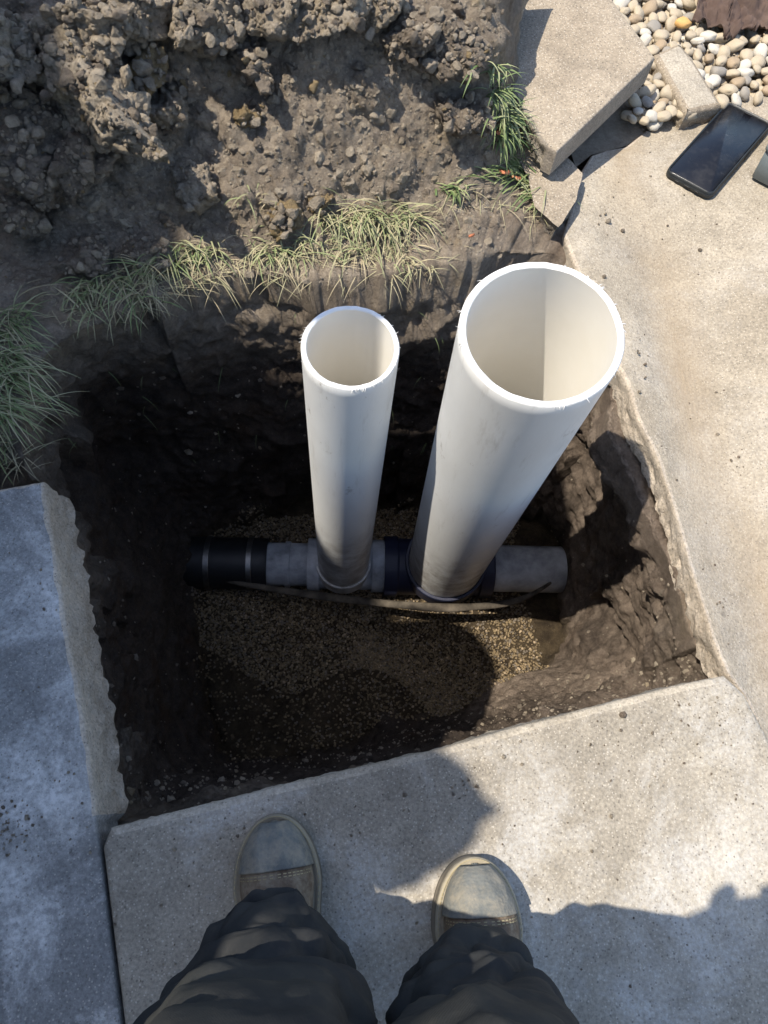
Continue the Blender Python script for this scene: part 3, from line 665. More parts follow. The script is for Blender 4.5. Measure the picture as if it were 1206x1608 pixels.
def riser(T, B, ro, ri, label, seed):
    root = empty('riser_pipe', B); tag(root, label, 'pipe')
    tube('pipe_wall', T, B, ro, ri, pmats, root, burr=.0016); a = Vector(T)-Vector(B); curl('swarf', T, a, ro-.001, 26, root, seed)
    return root
riser(ST, SB, .057, .0508, 'narrower white plastic riser pipe, the left of the two, standing in the hole', 2)
riser(LT, LB, .084, .0765, 'wide white plastic riser pipe, the right and taller one, with a frayed cut rim', 3)
# buried drain run with fittings
dp = empty('drain_pipe', (.1, .545, -.735)); tag(dp, 'horizontal white drain pipe run with dark couplings at the bottom of the hole', 'pipe')
YD, ZD = .548, -.73
def hz(name, x0, x1, ro, mat, ri=None): return tube(name, (x1, YD, ZD), (x0, YD, ZD), ro, ri or ro-.008, [mat, mat, mat], dp, nl=6)
hz('pipe_section', -.20, -.075, .050, M['pvc_shade']); hz('coupling_ring', -.130, -.118, .0535, M['pvc_shade'])
hz('tee_fitting', -.055, .075, .056, M['pvc_shade']); hz('tee_hub', -.078, -.05, .0615, M['pvc_shade']); hz('tee_hub', .07, .10, .0615, M['pvc_shade']); hz('pipe_section', .33, .52, .055, M['pvc_shade'])
hz('rubber_coupling', -.36, -.17, .060, M['rubber']); cl = hz('clamp_band', -.215, -.203, .0625, M['steel']); hz('clamp_band', -.31, -.298, .0625, M['steel'])
hz('dark_coupling', .12, .33, .066, M['navy']); hz('coupling_hub', .098, .13, .0705, M['navy']); hz('coupling_hub', .32, .35, .0705, M['navy'])
def up(name, T, B, f0, f1, ro, ri, mat):
    T, B = Vector(T), Vector(B); a = (T-B).normalized(); return tube(name, B+a*f1, B+a*f0, ro, ri, [mat]*3, dp, nl=4)
up('socket', ST, SB, -.03, .018, .0625, .0575, M['pvc']); up('socket', LT, LB, -.04, .02, .0925, .085, M['navy'])
# long curved strip lying along the front of the run
pts_ = [pick(px, py)[0] for px, py in [(318, 905), (370, 915)]]
path = [G(x, y, z) for x, y, z in [(300, 892, -.71), (360, 912, -.705), (430, 925, -.7), (520, 938, -.69), (610, 948, -.68), (690, 954, -.665), (740, 953, -.66), (790, 948, -.662), (830, 936, -.67), (865, 915, -.685)]]
bm = bmesh.new(); prev = None; K = 60
def cr(path, t):
    f_ = t*(len(path)-1); i = min(int(f_), len(path)-2); u_ = f_-i; p0, p1, p2, p3 = path[max(i-1, 0)], path[i], path[i+1], path[min(i+2, len(path)-1)]
    return .5*((2*p1)+(p2-p0)*u_+(2*p0-5*p1+4*p2-p3)*u_*u_+(3*p1-p0-3*p2+p3)*u_**3)
for k_ in range(K+1):
    t = k_/K; c = cr(path, t); d = (cr(path, min(t+.01, 1))-cr(path, max(t-.01, 0))).normalized(); s = d.cross(Vector((0, 0, 1))).normalized(); w = .002+.0075*math.sin(math.pi*min(1, t*.97+.02))**.6*(1+.4*math.sin(t*25)*.3)
    ring = [bm.verts.new(c+s*(w*math.cos(q))+Vector((0, 0, .0035*math.sin(q)))) for q in np.linspace(0, 2*np.pi, 11)[:-1]]
    if prev:
        for e in range(10): bm.faces.new((prev[e], prev[(e+1) % 10], ring[(e+1) % 10], ring[e]))
    prev = ring
o = bmobj('curved_strip', bm, M['strip']); tag(o, 'long thin muddy strip curving along the front of the horizontal drain pipe', 'strip')

# ------------------------------------------------------------------ phone and box on the curb
def rbox(bm, sx, sy, sz, rad, seg=6, edge=.0015, zc=0):
    pts = []
    for cx_, cy_, a0 in ((sx/2-rad, sy/2-rad, 0), (-sx/2+rad, sy/2-rad, 90), (-sx/2+rad, -sy/2+rad, 180), (sx/2-rad, -sy/2+rad, 270)):
        for k_ in range(seg+1): t = math.radians(a0+90*k_/seg); pts.append((cx_, cy_, math.cos(t), math.sin(t)))
    rings = []
    for dr, z in ((edge, 0), (0, edge), (0, sz-edge), (edge, sz)): rings.append([bm.verts.new((x+c*(rad-dr), y+s*(rad-dr), z+zc)) for x, y, c, s in pts])
    n_ = len(pts)
    for a_, b_ in zip(rings, rings[1:]):
        for j in range(n_): bm.faces.new((a_[j], a_[(j+1) % n_], b_[(j+1) % n_], b_[j]))
    bm.faces.new(rings[0][::-1]); bm.faces.new(rings[-1])
def zg(x, y): return float(zgut(np.array([x]), np.array([y]))[0])
def lie(o, x, y, turn, r_):
    """rest a flat thing on the curb: match the slope under it and touch its highest point"""
    gx_, gy_ = (zg(x+r_, y)-zg(x-r_, y))/(2*r_), (zg(x, y+r_)-zg(x, y-r_))/(2*r_); nn = Vector((-gx_, -gy_, 1)).normalized()
    q = Vector((0, 0, 1)).rotation_difference(nn) @ Matrix.Rotation(turn, 3, 'Z').to_quaternion(); o.rotation_mode = 'XYZ'; o.rotation_euler = q.to_euler()
    lift = max(zg(x+a_*r_, y+b_*r_)-(zg(x, y)+gx_*a_*r_+gy_*b_*r_) for a_ in (-1, 0, 1) for b_ in (-1, 0, 1)); o.location = (x, y, zg(x, y)+max(0, lift)+.0006)
zb = float(zgut(np.array([G(1130, 235).x]), np.array([G(1130, 235).y]))[0])
c1, c2, c3, c4 = [G(x, y, zb+.014) for x, y in ((1148, 156), (1206, 206), (1117, 306), (1053, 258))]
ctr = (c1+c2+c3+c4)/4; ax = ((c1+c2)/2-(c4+c3)/2); Lp = ax.length; Wp = ((c2-c1).length+(c3-c4).length)/2; ang = math.atan2(ax.y, ax.x)-math.pi/2
print('phone', Lp, Wp)
ph = empty('mobile_phone', (ctr.x, ctr.y, zb+.003)); lie(ph, ctr.x, ctr.y, ang, .055); tag(ph, 'dusty black smartphone in a thick rubber case lying face up on the curb', 'phone')
bm = bmesh.new(); rbox(bm, Wp, Lp, .0105, .013, 8, .002); bmobj('case', bm, M['case'], ph)
def frame_ring(bm, sx, sy, rad, w, z0_, z1_):
    def loop(sx, sy, rad, z): 
        L_ = []
        for cx_, cy_, a0 in ((sx/2-rad, sy/2-rad, 0), (-sx/2+rad, sy/2-rad, 90), (-sx/2+rad, -sy/2+rad, 180), (sx/2-rad, -sy/2+rad, 270)):
            for k_ in range(9): t = math.radians(a0+90*k_/8); L_.append(bm.verts.new((cx_+rad*math.cos(t), cy_+rad*math.sin(t), z)))
        return L_
    Ls = [loop(sx, sy, rad, z0_), loop(sx-.001, sy-.001, rad, z1_), loop(sx-w*.9, sy-w*.9, rad-w*.4, z1_), loop(sx-w*2, sy-w*2, max(.002, rad-w*.9), z0_)]
    for a_, b_ in zip(Ls, Ls[1:]):
        for j in range(len(a_)): bm.faces.new((a_[j], a_[(j+1) % len(a_)], b_[(j+1) % len(a_)], b_[j]))
bm = bmesh.new(); frame_ring(bm, Wp-.001, Lp-.001, .0125, .0035, .0103, .0142); bmobj('bumper', bm, M['case'], ph)
bm = bmesh.new(); rbox(bm, Wp-.0085, Lp-.0085, .002, .008, 6, .0005, .0103); bmobj('screen', bm, M['screen'], ph)
bm = bmesh.new(); rbox(bm, .012, .003, .004, .0012, 4, .0003, .003); o = bmobj('port', bm, M['rubber'], ph); o.location = (0, -Lp/2+.0003, 0)
for s_ in (-1, 1):
    bm = bmesh.new(); rbox(bm, .009, .003, .0035, .0012, 4, .0003, .003); o = bmobj('speaker_slot', bm, M['rubber'], ph); o.location = (s_*.019, -Lp/2+.0003, 0)
bm = bmesh.new(); rbox(bm, .014, .0022, .0015, .0007, 4, .0002, .0123); o = bmobj('earpiece', bm, M['rubber'], ph); o.location = (0, Lp/2-.0065, 0)
bm = bmesh.new(); rbox(bm, .0018, .02, .004, .0008, 4, .0003, .004); o = bmobj('side_button', bm, M['case'], ph); o.location = (Wp/2+.0004, .02, 0)
bx = empty('metal_box'); p = G(1183, 268, zb+.02); lie(bx, p.x, p.y, math.radians(50), .03); bx.location.z += .004; tag(bx, 'blue grey metal box cut by the right edge beside the phone', 'box')
bm = bmesh.new(); rbox(bm, .20, .12, .055, .006, 4, .002); o = bmobj('box_body', bm, M['grey_paint'], bx); o.location = (.10, -.062, 0)
bm = bmesh.new(); rbox(bm, .204, .124, .012, .007, 4, .002, .0555); o = bmobj('lid', bm, M['grey_paint'], bx); o.location = (.10, -.062, 0)
bm = bmesh.new(); rbox(bm, .03, .006, .02, .0015, 3, .0005, .04); o = bmobj('latch', bm, M['steel'], bx); o.location = (.10, -.127, 0)

# ------------------------------------------------------------------ grass
def blades(name, roots, label):
    """roots: (pos, length, width, lean dir xy, droop, tint)"""
    VV, FF, TT = [], [], []; b0 = 0; S = 7
    for p, L, w, d, dr, up_, tint in roots:
        side = Vector((-d.y, d.x, 0)); pos = Vector(p); ang_ = up_
        for k_ in range(S+1):
            t = k_/S; ww = w*(1-t**1.6)*.5+.0001; VV += [pos-side*ww+Vector((0, 0, .25*ww)), pos+Vector((0, 0, -.12*ww)), pos+side*ww+Vector((0, 0, .25*ww))]; TT += [tint]*3
            pos = pos+Vector((d.x*math.cos(ang_), d.y*math.cos(ang_), math.sin(ang_)))*(L/S); ang_ -= dr/S
        for k_ in range(S):
            a_ = b0+k_*3; FF += [[a_, a_+1, a_+4, a_+3], [a_+1, a_+2, a_+5, a_+4]]
        b0 += (S+1)*3
    o = meshobj(name, np.array([v[:] for v in VV]), np.array(FF), M['grass']); at = o.data.attributes.new('tint', 'FLOAT', 'POINT'); at.data.foreach_set('value', np.array(TT, np.float32))
    tag(o, label, 'grass', kind='stuff'); return o
def tuft(lst, px, py, n_, spread, L, dirs, w=.0021, tint=(.1, .8), up=(.2, 1.3), droop=(1.0, 2.4)):
    for _ in range(int(n_*(.5 if lst is L3_ else 1.0 if w > .003 else .6))):
        hit, nn = pick(px+r.gauss(0, spread), py+r.gauss(0, spread*.6))
        if hit is None or hit.z < -.07: continue
        a_ = math.radians(r.gauss(*dirs)); l_ = L*.85*r.uniform(.35, 1.2)
        lst.append((hit-nn*.004, l_, w*r.uniform(.6, 1.25), Vector((math.cos(a_), math.sin(a_), 0)), r.uniform(*droop), r.uniform(*up), min(1, max(0, r.uniform(*tint)))))
def dry(lst, m, p1, p2, jit, L=.05):
    for _ in range(m):
        t = r.random(); hit, nn = pick(p1[0]+(p2[0]-p1[0])*t+r.gauss(0, jit), p1[1]+(p2[1]-p1[1])*t+r.gauss(0, jit*.6))
        if hit is None: continue
        a_ = r.uniform(0, 6.28); lst.append((hit+nn*.002, L*r.uniform(.4, 1.3), .0011, Vector((math.cos(a_), math.sin(a_), 0)), r.uniform(.2, 1.4), r.uniform(-.1, .5), r.uniform(.75, 1.)))
L3_ = []
L1 = []
for px, py, n_, L in ((520, 345, 70, .085), (560, 340, 110, .095), (600, 350, 120, .10), (640, 345, 80, .085), (480, 385, 50, .06), (420, 395, 60, .06), (405, 310, 22, .05), (460, 400, 40, .05), (640, 410, 40, .06), (560, 400, 50, .07)): tuft(L1, px, py, n_, 17, L, (-95, 50), tint=(.35, 1.))
dry(L1, 480, (340, 410), (680, 400), 26)
blades('grass', L1, 'sunlit half dry grass hanging over the far rim behind the two pipes')
L2 = []
for px, py, n_, L in ((300, 395, 80, .07), (270, 415, 60, .07), (230, 430, 70, .075), (190, 440, 60, .08), (150, 450, 60, .08), (330, 400, 50, .06), (215, 470, 50, .08), (130, 480, 30, .06)): tuft(L2, px, py, n_, 15, L, (-110, 60), tint=(.25, 1.))
dry(L2, 330, (100, 490), (340, 420), 24)
blades('grass', L2, 'green grass fringe on the shaded left half of the far rim')
L3 = L3_
for px, py, n_, L in ((10, 520, 90, .10), (20, 560, 100, .11), (5, 600, 100, .12), (10, 640, 80, .11), (20, 500, 60, .09), (5, 700, 40, .07), (0, 740, 50, .06), (-30, 560, 80, .11), (-30, 640, 80, .1)): tuft(L3, px, py, n_, 14, L, (-45, 45), tint=(.15, .95))
dry(L3, 200, (10, 480), (20, 740), 22)
blades('grass', L3, 'arching grass clump at the left edge above the left slab')
L4 = []
for px, py, n_, L, dd in ((775, 150, 60, .07, (-80, 40)), (790, 185, 80, .075, (-50, 50)), (790, 215, 60, .06, (-60, 60)), (800, 280, 60, .09, (178, 22)), (815, 265, 70, .12, (178, 16)), (830, 285, 50, .11, (170, 25)), (850, 300, 60, .1, (200, 60)), (770, 110, 30, .06, (-90, 40)), (860, 320, 40, .07, (250, 40)), (715, 300, 30, .05, (-90, 90))): tuft(L4, px, py, n_, 10, L, dd, w=.0031, tint=(.0, .65), up=(.1, .9))
dry(L4, 130, (700, 310), (870, 330), 20)
blades('grass', L4, 'long fresh green grass between the spoil heap and the broken slabs')
# fine roots hanging out of the cut turf
L5 = []
for _ in range(45):
    px = r.choice([r.uniform(60, 420), r.uniform(450, 720)]); hit, nn = pick(px, r.uniform(470, 760))
    if hit is None or hit.z > -.01: continue
    a_ = math.radians(r.gauss(-90, 60)); L5.append((hit+nn*.001, r.uniform(.02, .05), .0006, Vector((math.cos(a_), math.sin(a_), 0)), r.uniform(.8, 2.), r.uniform(-.8, .1), r.uniform(.2, .5)))
blades('hair_roots', L5, 'thin roots hanging from the cut walls of the hole')['category'] = 'roots'
# red leaf scraps
for px, py, s, lab in ((781, 218, .014, 'upright reddish dry leaf scrap in the green grass by the fragment'), (790, 281, .010, 'reddish leaf scrap under the long grass blades'), (807, 289, .009, 'smallest reddish leaf scrap right of the other under the grass'), (737, 380, .007, 'tiny reddish scrap on the soil behind the wide pipe')):
    hit, nn = pick(px, py); bm = bmesh.new(); cv = bm.verts.new((0, 0, .003)); ring = []
    for k_ in range(14):
        t = k_/14*6.283; q = s*(.55+.45*abs(math.cos(t)))*r.uniform(.75, 1.1); ring.append(bm.verts.new((q*math.cos(t), q*.55*math.sin(t), r.uniform(-.002, .004))))
    for k_ in range(14): bm.faces.new((cv, ring[k_], ring[(k_+1) % 14]))
    o = bmobj('dry_leaf', bm, M['leaf']); mo = o.modifiers.new('s', 'SOLIDIFY'); mo.thickness = .0006; o.location = hit+Vector((0, 0, .012)); o.rotation_euler = (.3, .2, r.uniform(0, 3)); tag(o, lab, 'leaf', 'reddish dry leaf scraps')

# ------------------------------------------------------------------ people
def skinmesh(nodes, edges, sub=2):
    me = bpy.data.meshes.new('tmp'); names = list(nodes); me.from_pydata([nodes[n_][0] for n_ in names], [(names.index(a), names.index(b)) for a, b in edges], []); o = bpy.data.objects.new('tmp', me); COL.objects.link(o)
    m_ = o.modifiers.new('k', 'SKIN'); m_.use_smooth_shade = True; s_ = o.modifiers.new('s', 'SUBSURF'); s_.levels = sub; s_.render_levels = sub
    for i, n_ in enumerate(names):
        rd = nodes[n_][1]; me.skin_vertices[0].data[i].radius = rd if isinstance(rd, tuple) else (rd, rd)
    me.skin_vertices[0].data[0].use_root = True
    dg = bpy.context.evaluated_depsgraph_get(); ev = o.evaluated_get(dg); out = bpy.data.meshes.new_from_object(ev); V_ = np.array([v.co[:] for v in out.vertices]); F_ = [list(p.vertices) for p in out.polygons]
    bpy.data.objects.remove(o); bpy.data.meshes.remove(out); return V_, F_
def join(parts):
    VV, FF, b0 = [], [], 0
    for v, f_ in parts: VV.append(v); FF += [[i+b0 for i in q] for q in f_]; b0 += len(v)
    return np.vstack(VV), FF
def head(c, yaw, pitch):
    V_, F_ = ICO[5]; v = V_*np.array([.075, .095, .115]); x, y, z = v[:, 0], v[:, 1], v[:, 2]          # faces +y
    v[:, 0] *= 1-.28*ss(-.02, -.11, z); v[:, 1] -= .018*ss(-.02, -.1, z)*(y < 0)
    v[:, 1] += .022*np.exp(-(x/.011)**2-((z+.012)/.022)**2)*(y > 0)+.010*np.exp(-(x/.03)**2-((z+.055)/.012)**2)*(y > 0)+.008*np.exp(-(x/.03)**2-((z+.095)/.02)**2)*(y > 0)
    for s_ in (-1, 1): v[:, 1] -= .010*np.exp(-((x-s_*.031)/.014)**2-((z-.012)/.011)**2)*(y > 0); v[:, 0] += s_*.014*np.exp(-((y+.005)/.018)**2-((z-.0)/.028)**2)*(s_*x > 0)
    v[:, 1] -= .005*np.exp(-(x/.026)**2-((z+.056)/.003)**2)*(y > 0)
    Rm = np.array((Matrix.Rotation(yaw, 3, 'Z') @ Matrix.Rotation(-pitch, 3, 'X'))); return v@Rm.T+np.array(c), [list(q) for q in F_], Rm
def hand(wr, d, up_, side):
    """palm and five curled fingers; d points along the palm, up_ out of its back"""
    wr = Vector(wr); d = Vector(d).normalized(); s = d.cross(Vector(up_)).normalized(); u_ = s.cross(d).normalized(); parts = []
    nd = {'w': (wr, (.022, .03)), 'p': (wr+d*.045, (.014, .038)), 'k': (wr+d*.085, (.012, .04))}
    parts.append(skinmesh({k_: (tuple(v_[0]), v_[1]) for k_, v_ in nd.items()}, [('w', 'p'), ('p', 'k')], 2))
    for i, (off_, L) in enumerate(((-.03, .062), (-.01, .072), (.01, .068), (.029, .054))):
        p = wr+d*.078+s*off_; seq = [p]; a_ = .25
        for fr_ in (.42, .32, .26): a_ += .55; seq.append(seq[-1]+(d*math.cos(a_)-u_*math.sin(a_))*L*fr_)
        nd = {str(j): (tuple(q), .0095-.0009*j) for j, q in enumerate(seq)}; parts.append(skinmesh(nd, [(str(j), str(j+1)) for j in range(3)], 2))
    p = wr+d*.025+s*(.025*side); seq = [p, p+(d*.5+s*side*.8-u_*.3).normalized()*.035]; seq.append(seq[-1]+(d*.9+s*side*.2-u_*.5).normalized()*.028); nd = {str(j): (tuple(q), .0115-.001*j) for j, q in enumerate(seq)}
    parts.append(skinmesh(nd, [('0', '1'), ('1', '2')], 2)); return join(parts)
def figure(J, label, yaw, pitch, trousers=True, handdirs=None):
    """J: joints of the pose"""
    g = lambda n_: tuple(J[n_])
    mid = lambda a, b, t: tuple(Vector(J[a]).lerp(Vector(J[b]), t))
    nd = {'pel': (g('pel'), (.15, .11)), 'waist': (mid('pel', 'chest', .45), (.13, .1)), 'chest': (g('chest'), (.155, .11)), 'neck0': (mid('chest', 'neck', .75), (.08, .07)), 'neck': (g('neck'), .055), 'hd': (mid('neck', 'head', .6), .05)}
    ed = [('pel', 'waist'), ('waist', 'chest'), ('chest', 'neck0'), ('neck0', 'neck'), ('neck', 'hd')]
    cl_ = {'pel': (g('pel'), (.18, .135)), 'waist': (mid('pel', 'chest', .45), (.165, .13)), 'chest': (g('chest'), (.18, .135)), 'neck0': (mid('chest', 'neck', .75), (.095, .085)), 'c': (mid('chest', 'neck', .95), (.07, .07))}
    ce = [('pel', 'waist'), ('waist', 'chest'), ('chest', 'neck0'), ('neck0', 'c')]
    tr = {'pel': (g('pel'), (.19, .145))}; te = []
    for s_ in ('l', 'r'):
        nd.update({s_+'sh': (g(s_+'sh'), .06), s_+'el': (g(s_+'el'), .042), s_+'wr': (g(s_+'wr'), .027), s_+'hip': (g(s_+'hip'), .09), s_+'kn': (g(s_+'kn'), .055), s_+'cf': (mid(s_+'kn', s_+'an', .3), .052), s_+'an': (g(s_+'an'), .037)})
        ed += [('neck0' if 0 else 'chest', s_+'sh'), (s_+'sh', s_+'el'), (s_+'el', s_+'wr'), ('pel', s_+'hip'), (s_+'hip', s_+'kn'), (s_+'kn', s_+'cf'), (s_+'cf', s_+'an')]
        cl_.update({s_+'sh': (g(s_+'sh'), .078), s_+'el': (g(s_+'el'), .06), s_+'wr': (mid(s_+'el', s_+'wr', .93), .042)}); ce += [('chest', s_+'sh'), (s_+'sh', s_+'el'), (s_+'el', s_+'wr')]
        tr.update({s_+'hip': (g(s_+'hip'), .105), s_+'kn': (g(s_+'kn'), .08), s_+'an': (mid(s_+'kn', s_+'an', .9), .075)}); te += [('pel', s_+'hip'), (s_+'hip', s_+'kn'), (s_+'kn', s_+'an')]
    parts = [skinmesh(nd, ed)]; hv, hf, Rm = head(J['head'], yaw, pitch); parts.append((hv, hf))
    for s_, sd in (('l', 1), ('r', -1)):
        d = Vector(J[s_+'wr'])-Vector(J[s_+'el']) if not handdirs else Vector(handdirs[s_]); parts.append(hand(J[s_+'wr'], d, (0, 0, 1) if abs(d.normalized().z) < .8 else (sd*-1, 0, 0), -sd))
    v, f_ = join(parts); body = meshobj('person', v, f_, M['skin']); tag(body, label, 'person')
    v, f_ = skinmesh(cl_, ce); v = v+.008*fbm(v*12, 3, 5)[:, None]*(v-np.array(J['chest']))/.3; meshobj('jacket', v, f_, M['jacket'], body)
    if trousers: v, f_ = skinmesh(tr, te); v[:, :2] += .008*fbm(v*14, 3, 6)[:, None]; meshobj('trousers', v, f_, M['trouser'], body)
    V_, F_ = ICO[5]; q = V_*np.array([.083, .104, .12]); keep = [list(f_) for f_ in F_ if not (V_[f_].mean(0)[1] > .3 and V_[f_].mean(0)[2] < .45) and V_[f_].mean(0)[2] > -.35]
    q = q*(1+.03*vn(V_*9, 3))[:, None]+np.array([0, -.004, .006]); meshobj('hair', q@Rm.T+np.array(J['head']), keep, M['hair'], body); return body

def boot(tx, ty, heading, parent, name='boot', z=.002, sc=1.):
    """work boot; toe tip at tx,ty pointing along heading"""
    L = .305*sc; Wd = .054*sc
    def half(t, side):   # sole half width along length, t=0 heel..1 toe
        w = Wd*float(np.interp(t, [0, .15, .3, .45, .6, .74, 1], [.66, .68, .66, .72, .88, 1., 1.]))*(math.sqrt(max(0, 1-((t-.72)/.28)**2.15)) if t > .72 else 1)*(math.sqrt(max(0, 1-((.1-t)/.1)**2)) if t < .1 else 1)
        return w*(1.0 if side > 0 else .97)
    ts = .5-.5*np.cos(np.linspace(0, math.pi, 70))
    outline = [(ts[i]*L-L, half(ts[i], 1)) for i in range(len(ts))]+[(ts[i]*L-L, -half(ts[i], -1)) for i in range(len(ts)-2, 0, -1)]
    ca, sa = math.cos(heading), math.sin(heading)
    def w(x, y, zz): return (tx+x*ca-y*sa, ty+x*sa+y*ca, z+zz)
    def stack(nm, prof, mat, par, cap=True):
        bm = bmesh.new(); prev = None; n_ = len(outline); cx_ = -L*.5
        for ins, zz in prof:
            ring = []
            for (x, y) in outline:
                f_ = 1-ins/Wd; xx = cx_+(x-cx_)*(1-ins/(L*.5)); ring.append(bm.verts.new(w(xx, y*f_, zz)))
            if prev:
                for j in range(n_): bm.faces.new((prev[j], prev[(j+1) % n_], ring[(j+1) % n_], ring[j]))
            else: first = ring
            prev = ring
        if cap: bm.faces.new(first[::-1]); bm.faces.new(prev)
        return bmobj(nm, bm, mat, par)
    root = empty(name, (tx, ty, z)); root.parent = parent
    so = stack('sole', [(.004, 0), (.0, .004), (.001, .012), (.0035, .014), (.001, .016), (.0005, .026), (.003, .029)], M['sole'], None); put(so, root)
    we = stack('welt', [(.0025, .0285), (.0008, .031), (.0022, .0345), (.0055, .0352), (.0075, .0325), (.010, .036), (.014, .037)], M['welt'], None); put(we, root)
    # upper: lofted cross sections from toe to shaft
    def upper(t0, t1, nm, mat, puff=0., nx=26):
        secs = []; NS = 40
        for i in range(nx):
            t = t0+(t1-t0)*i/(nx-1); hw = half(min(t, .9995), 1)-.0095; hw = max(hw, .001)
            top = float(np.interp(t, [0, .1, .35, .5, .62, .72, .8, .88, .94, .98, 1.], [.12, .13, .135, .125, .104, .084, .078, .070, .058, .044, .034]))
            secs.append((t*L-L-.007*(t > .97), hw+puff, top+puff))
        bm = bmesh.new(); prev = None
        for (x, hw, top) in secs:
            ring = []
            for j in range(NS+1):
                a_ = math.pi*j/NS; yy = math.cos(a_); zz = math.sin(a_); yy = math.copysign(abs(yy)**.8, yy); zz = zz**.82
                cre = .0022*math.sin(x*330+1.5*math.sin(a_*2))*math.exp(-((x+L*.38)/.035)**2)*zz+.0009*math.sin(a_*9+x*60)*zz
                ring.append(bm.verts.new(w(x, hw*yy, .034+(top-.034)*zz+cre)))
            if prev:
                for j in range(NS): bm.faces.new((prev[j], prev[j+1], ring[j+1], ring[j]))
            prev = ring
        o = bmobj(nm, bm, mat, None); o.modifiers.new('s', 'SOLIDIFY').thickness = .002; put(o, root); return o
    upper(.04, .99, 'upper', M['leather'], 0, 50); tc = upper(.80, .9995, 'toe_cap', M['toecap'], .0024, 40)
    bm = bmesh.new()                                # two rows of stitches behind the toe cap, one round the welt
    def stitch(p, d, n__):
        d = d.normalized()*.0016; s_ = d.cross(n__).normalized()*.0005; v_ = [bm.verts.new(p+a_*d+b_*s_+n__*(.0006+.0006*(1-abs(a_)))) for a_, b_ in ((-1, -1), (1, -1), (1, 1), (-1, 1))]; bm.faces.new(v_)
    for tt in (.787, .777):
        hw = half(tt, 1)-.0085; tp = .080; pr = None
        for j in range(4, 47):
            a_ = math.pi*j/50; q = Vector(w(tt*L-L, hw*math.copysign(abs(math.cos(a_))**.8, math.cos(a_)), .034+(tp+.001-.034)*math.sin(a_)**.82))
            if pr is not None and j % 2: stitch((q+pr)/2, q-pr, Vector((-sa*0, 0, 1)).lerp(Vector((math.cos(a_), 0, 0)), abs(math.cos(a_))*.7).normalized())
            pr = q
    oo = [Vector(w(-L*.5+(x+L*.5)*(1-.0035/(L*.5)), y*(1-.0035/Wd), .0362)) for x, y in outline]
    for a_, b_ in zip(oo, oo[1:]):
        if (b_-a_).length > .0012: stitch((a_+b_)/2, b_-a_, Vector((0, 0, 1)))
    put(bmobj('stitching', bm, M['straw'], None), root)
    # shaft
    bm = bmesh.new(); prev = None
    for k_ in range(16):
        f_ = k_/15; ring = []
        for j in range(36):
            a_ = 2*math.pi*j/36; ring.append(bm.verts.new(w(-L*.72+.062*math.cos(a_)-.01*f_, .045*math.sin(a_), .09+.14*f_)))
        if prev:
            for j in range(36): bm.faces.new((prev[j], prev[(j+1) % 36], ring[(j+1) % 36], ring[j]))
        prev = ring
    put(bmobj('shaft', bm, M['leather']), root)
    return root

def legtube(path, rads, seed, K=150, NS=120):
    """trouser leg along path with cloth folds; rads: (width, depth)"""
    VV = []
    pth = [Vector(p) for p in path]
    for k_ in range(K):
        t = k_/(K-1); c = cr(pth, t); d = (cr(pth, min(t+.02, 1))-cr(pth, max(t-.02, 0))).normalized(); s = d.cross(Vector((0, 1, 0))).normalized()*1.0
        if s.x < 0: s = -s
        u_ = s.cross(d).normalized()
        if u_.y < 0: u_ = -u_
        a_ = t*(len(rads)-1); i = min(int(a_), len(rads)-2); f_ = a_-i; f_ = f_*f_*(3-2*f_); w_ = rads[i][0]*(1-f_)+rads[i+1][0]*f_; dp_ = rads[i][1]*(1-f_)+rads[i+1][1]*f_
        for j in range(NS):
            q = 2*math.pi*j/NS; VV.append((*c, *(s*math.cos(q)*w_+u_*math.sin(q)*dp_), t, q))
    A_ = np.array(VV); c = A_[:, :3]; o_ = A_[:, 3:6]; t = A_[:, 6]; q = A_[:, 7]; cyl = np.c_[np.cos(q), np.sin(q), t*7+seed]
    # swags: folds that run round the leg and dip, strongest low down where the cloth bunches
    ph_ = t*26*(1-.45*t)+1.5*np.sin(q+seed)+1.8*vn(cyl*1.3, seed)+.7*np.sin(2*q+seed*2+t*5)
    fold = np.abs(np.sin(ph_*.95))**.55
    amp = .30*ss(.8, .05, t)*(.35+.65*(vn(cyl*1.1+5, seed+1)*.5+.5))+.06
    lng = .11*(1-np.abs(vn(np.c_[np.cos(q)*1.6+t, np.sin(q)*1.6, t*1.5+seed], seed+3))*2)
    wa, wb, wc = worley(np.c_[np.cos(q)*1.5, np.sin(q)*1.5, t*9+seed]+.35*vn(cyl*2, seed)[:, None], 61)
    k_ = 1+amp*(fold-.6)+lng+.17*(np.clip(wb-wa, 0, .6)-.25)*ss(1.1, .1, t)+.02*fbm(cyl*5, 3, seed)
    P3 = c+o_*k_[:, None]
    hem = t < .02; P3[hem] = c[hem]+o_[hem]*(k_[hem]*.97)[:, None]
    P3[:, 2] += .012*np.sin(q*2+seed)*ss(.12, 0, t)
    P3[:, 2] = np.maximum(P3[:, 2], .012)
    ii = np.arange(K*NS).reshape(K, NS); nx_ = np.roll(ii, -1, 1); return P3, [list(x) for x in np.stack([ii[:-1], nx_[:-1], nx_[1:], ii[1:]], -1).reshape(-1, 4)]
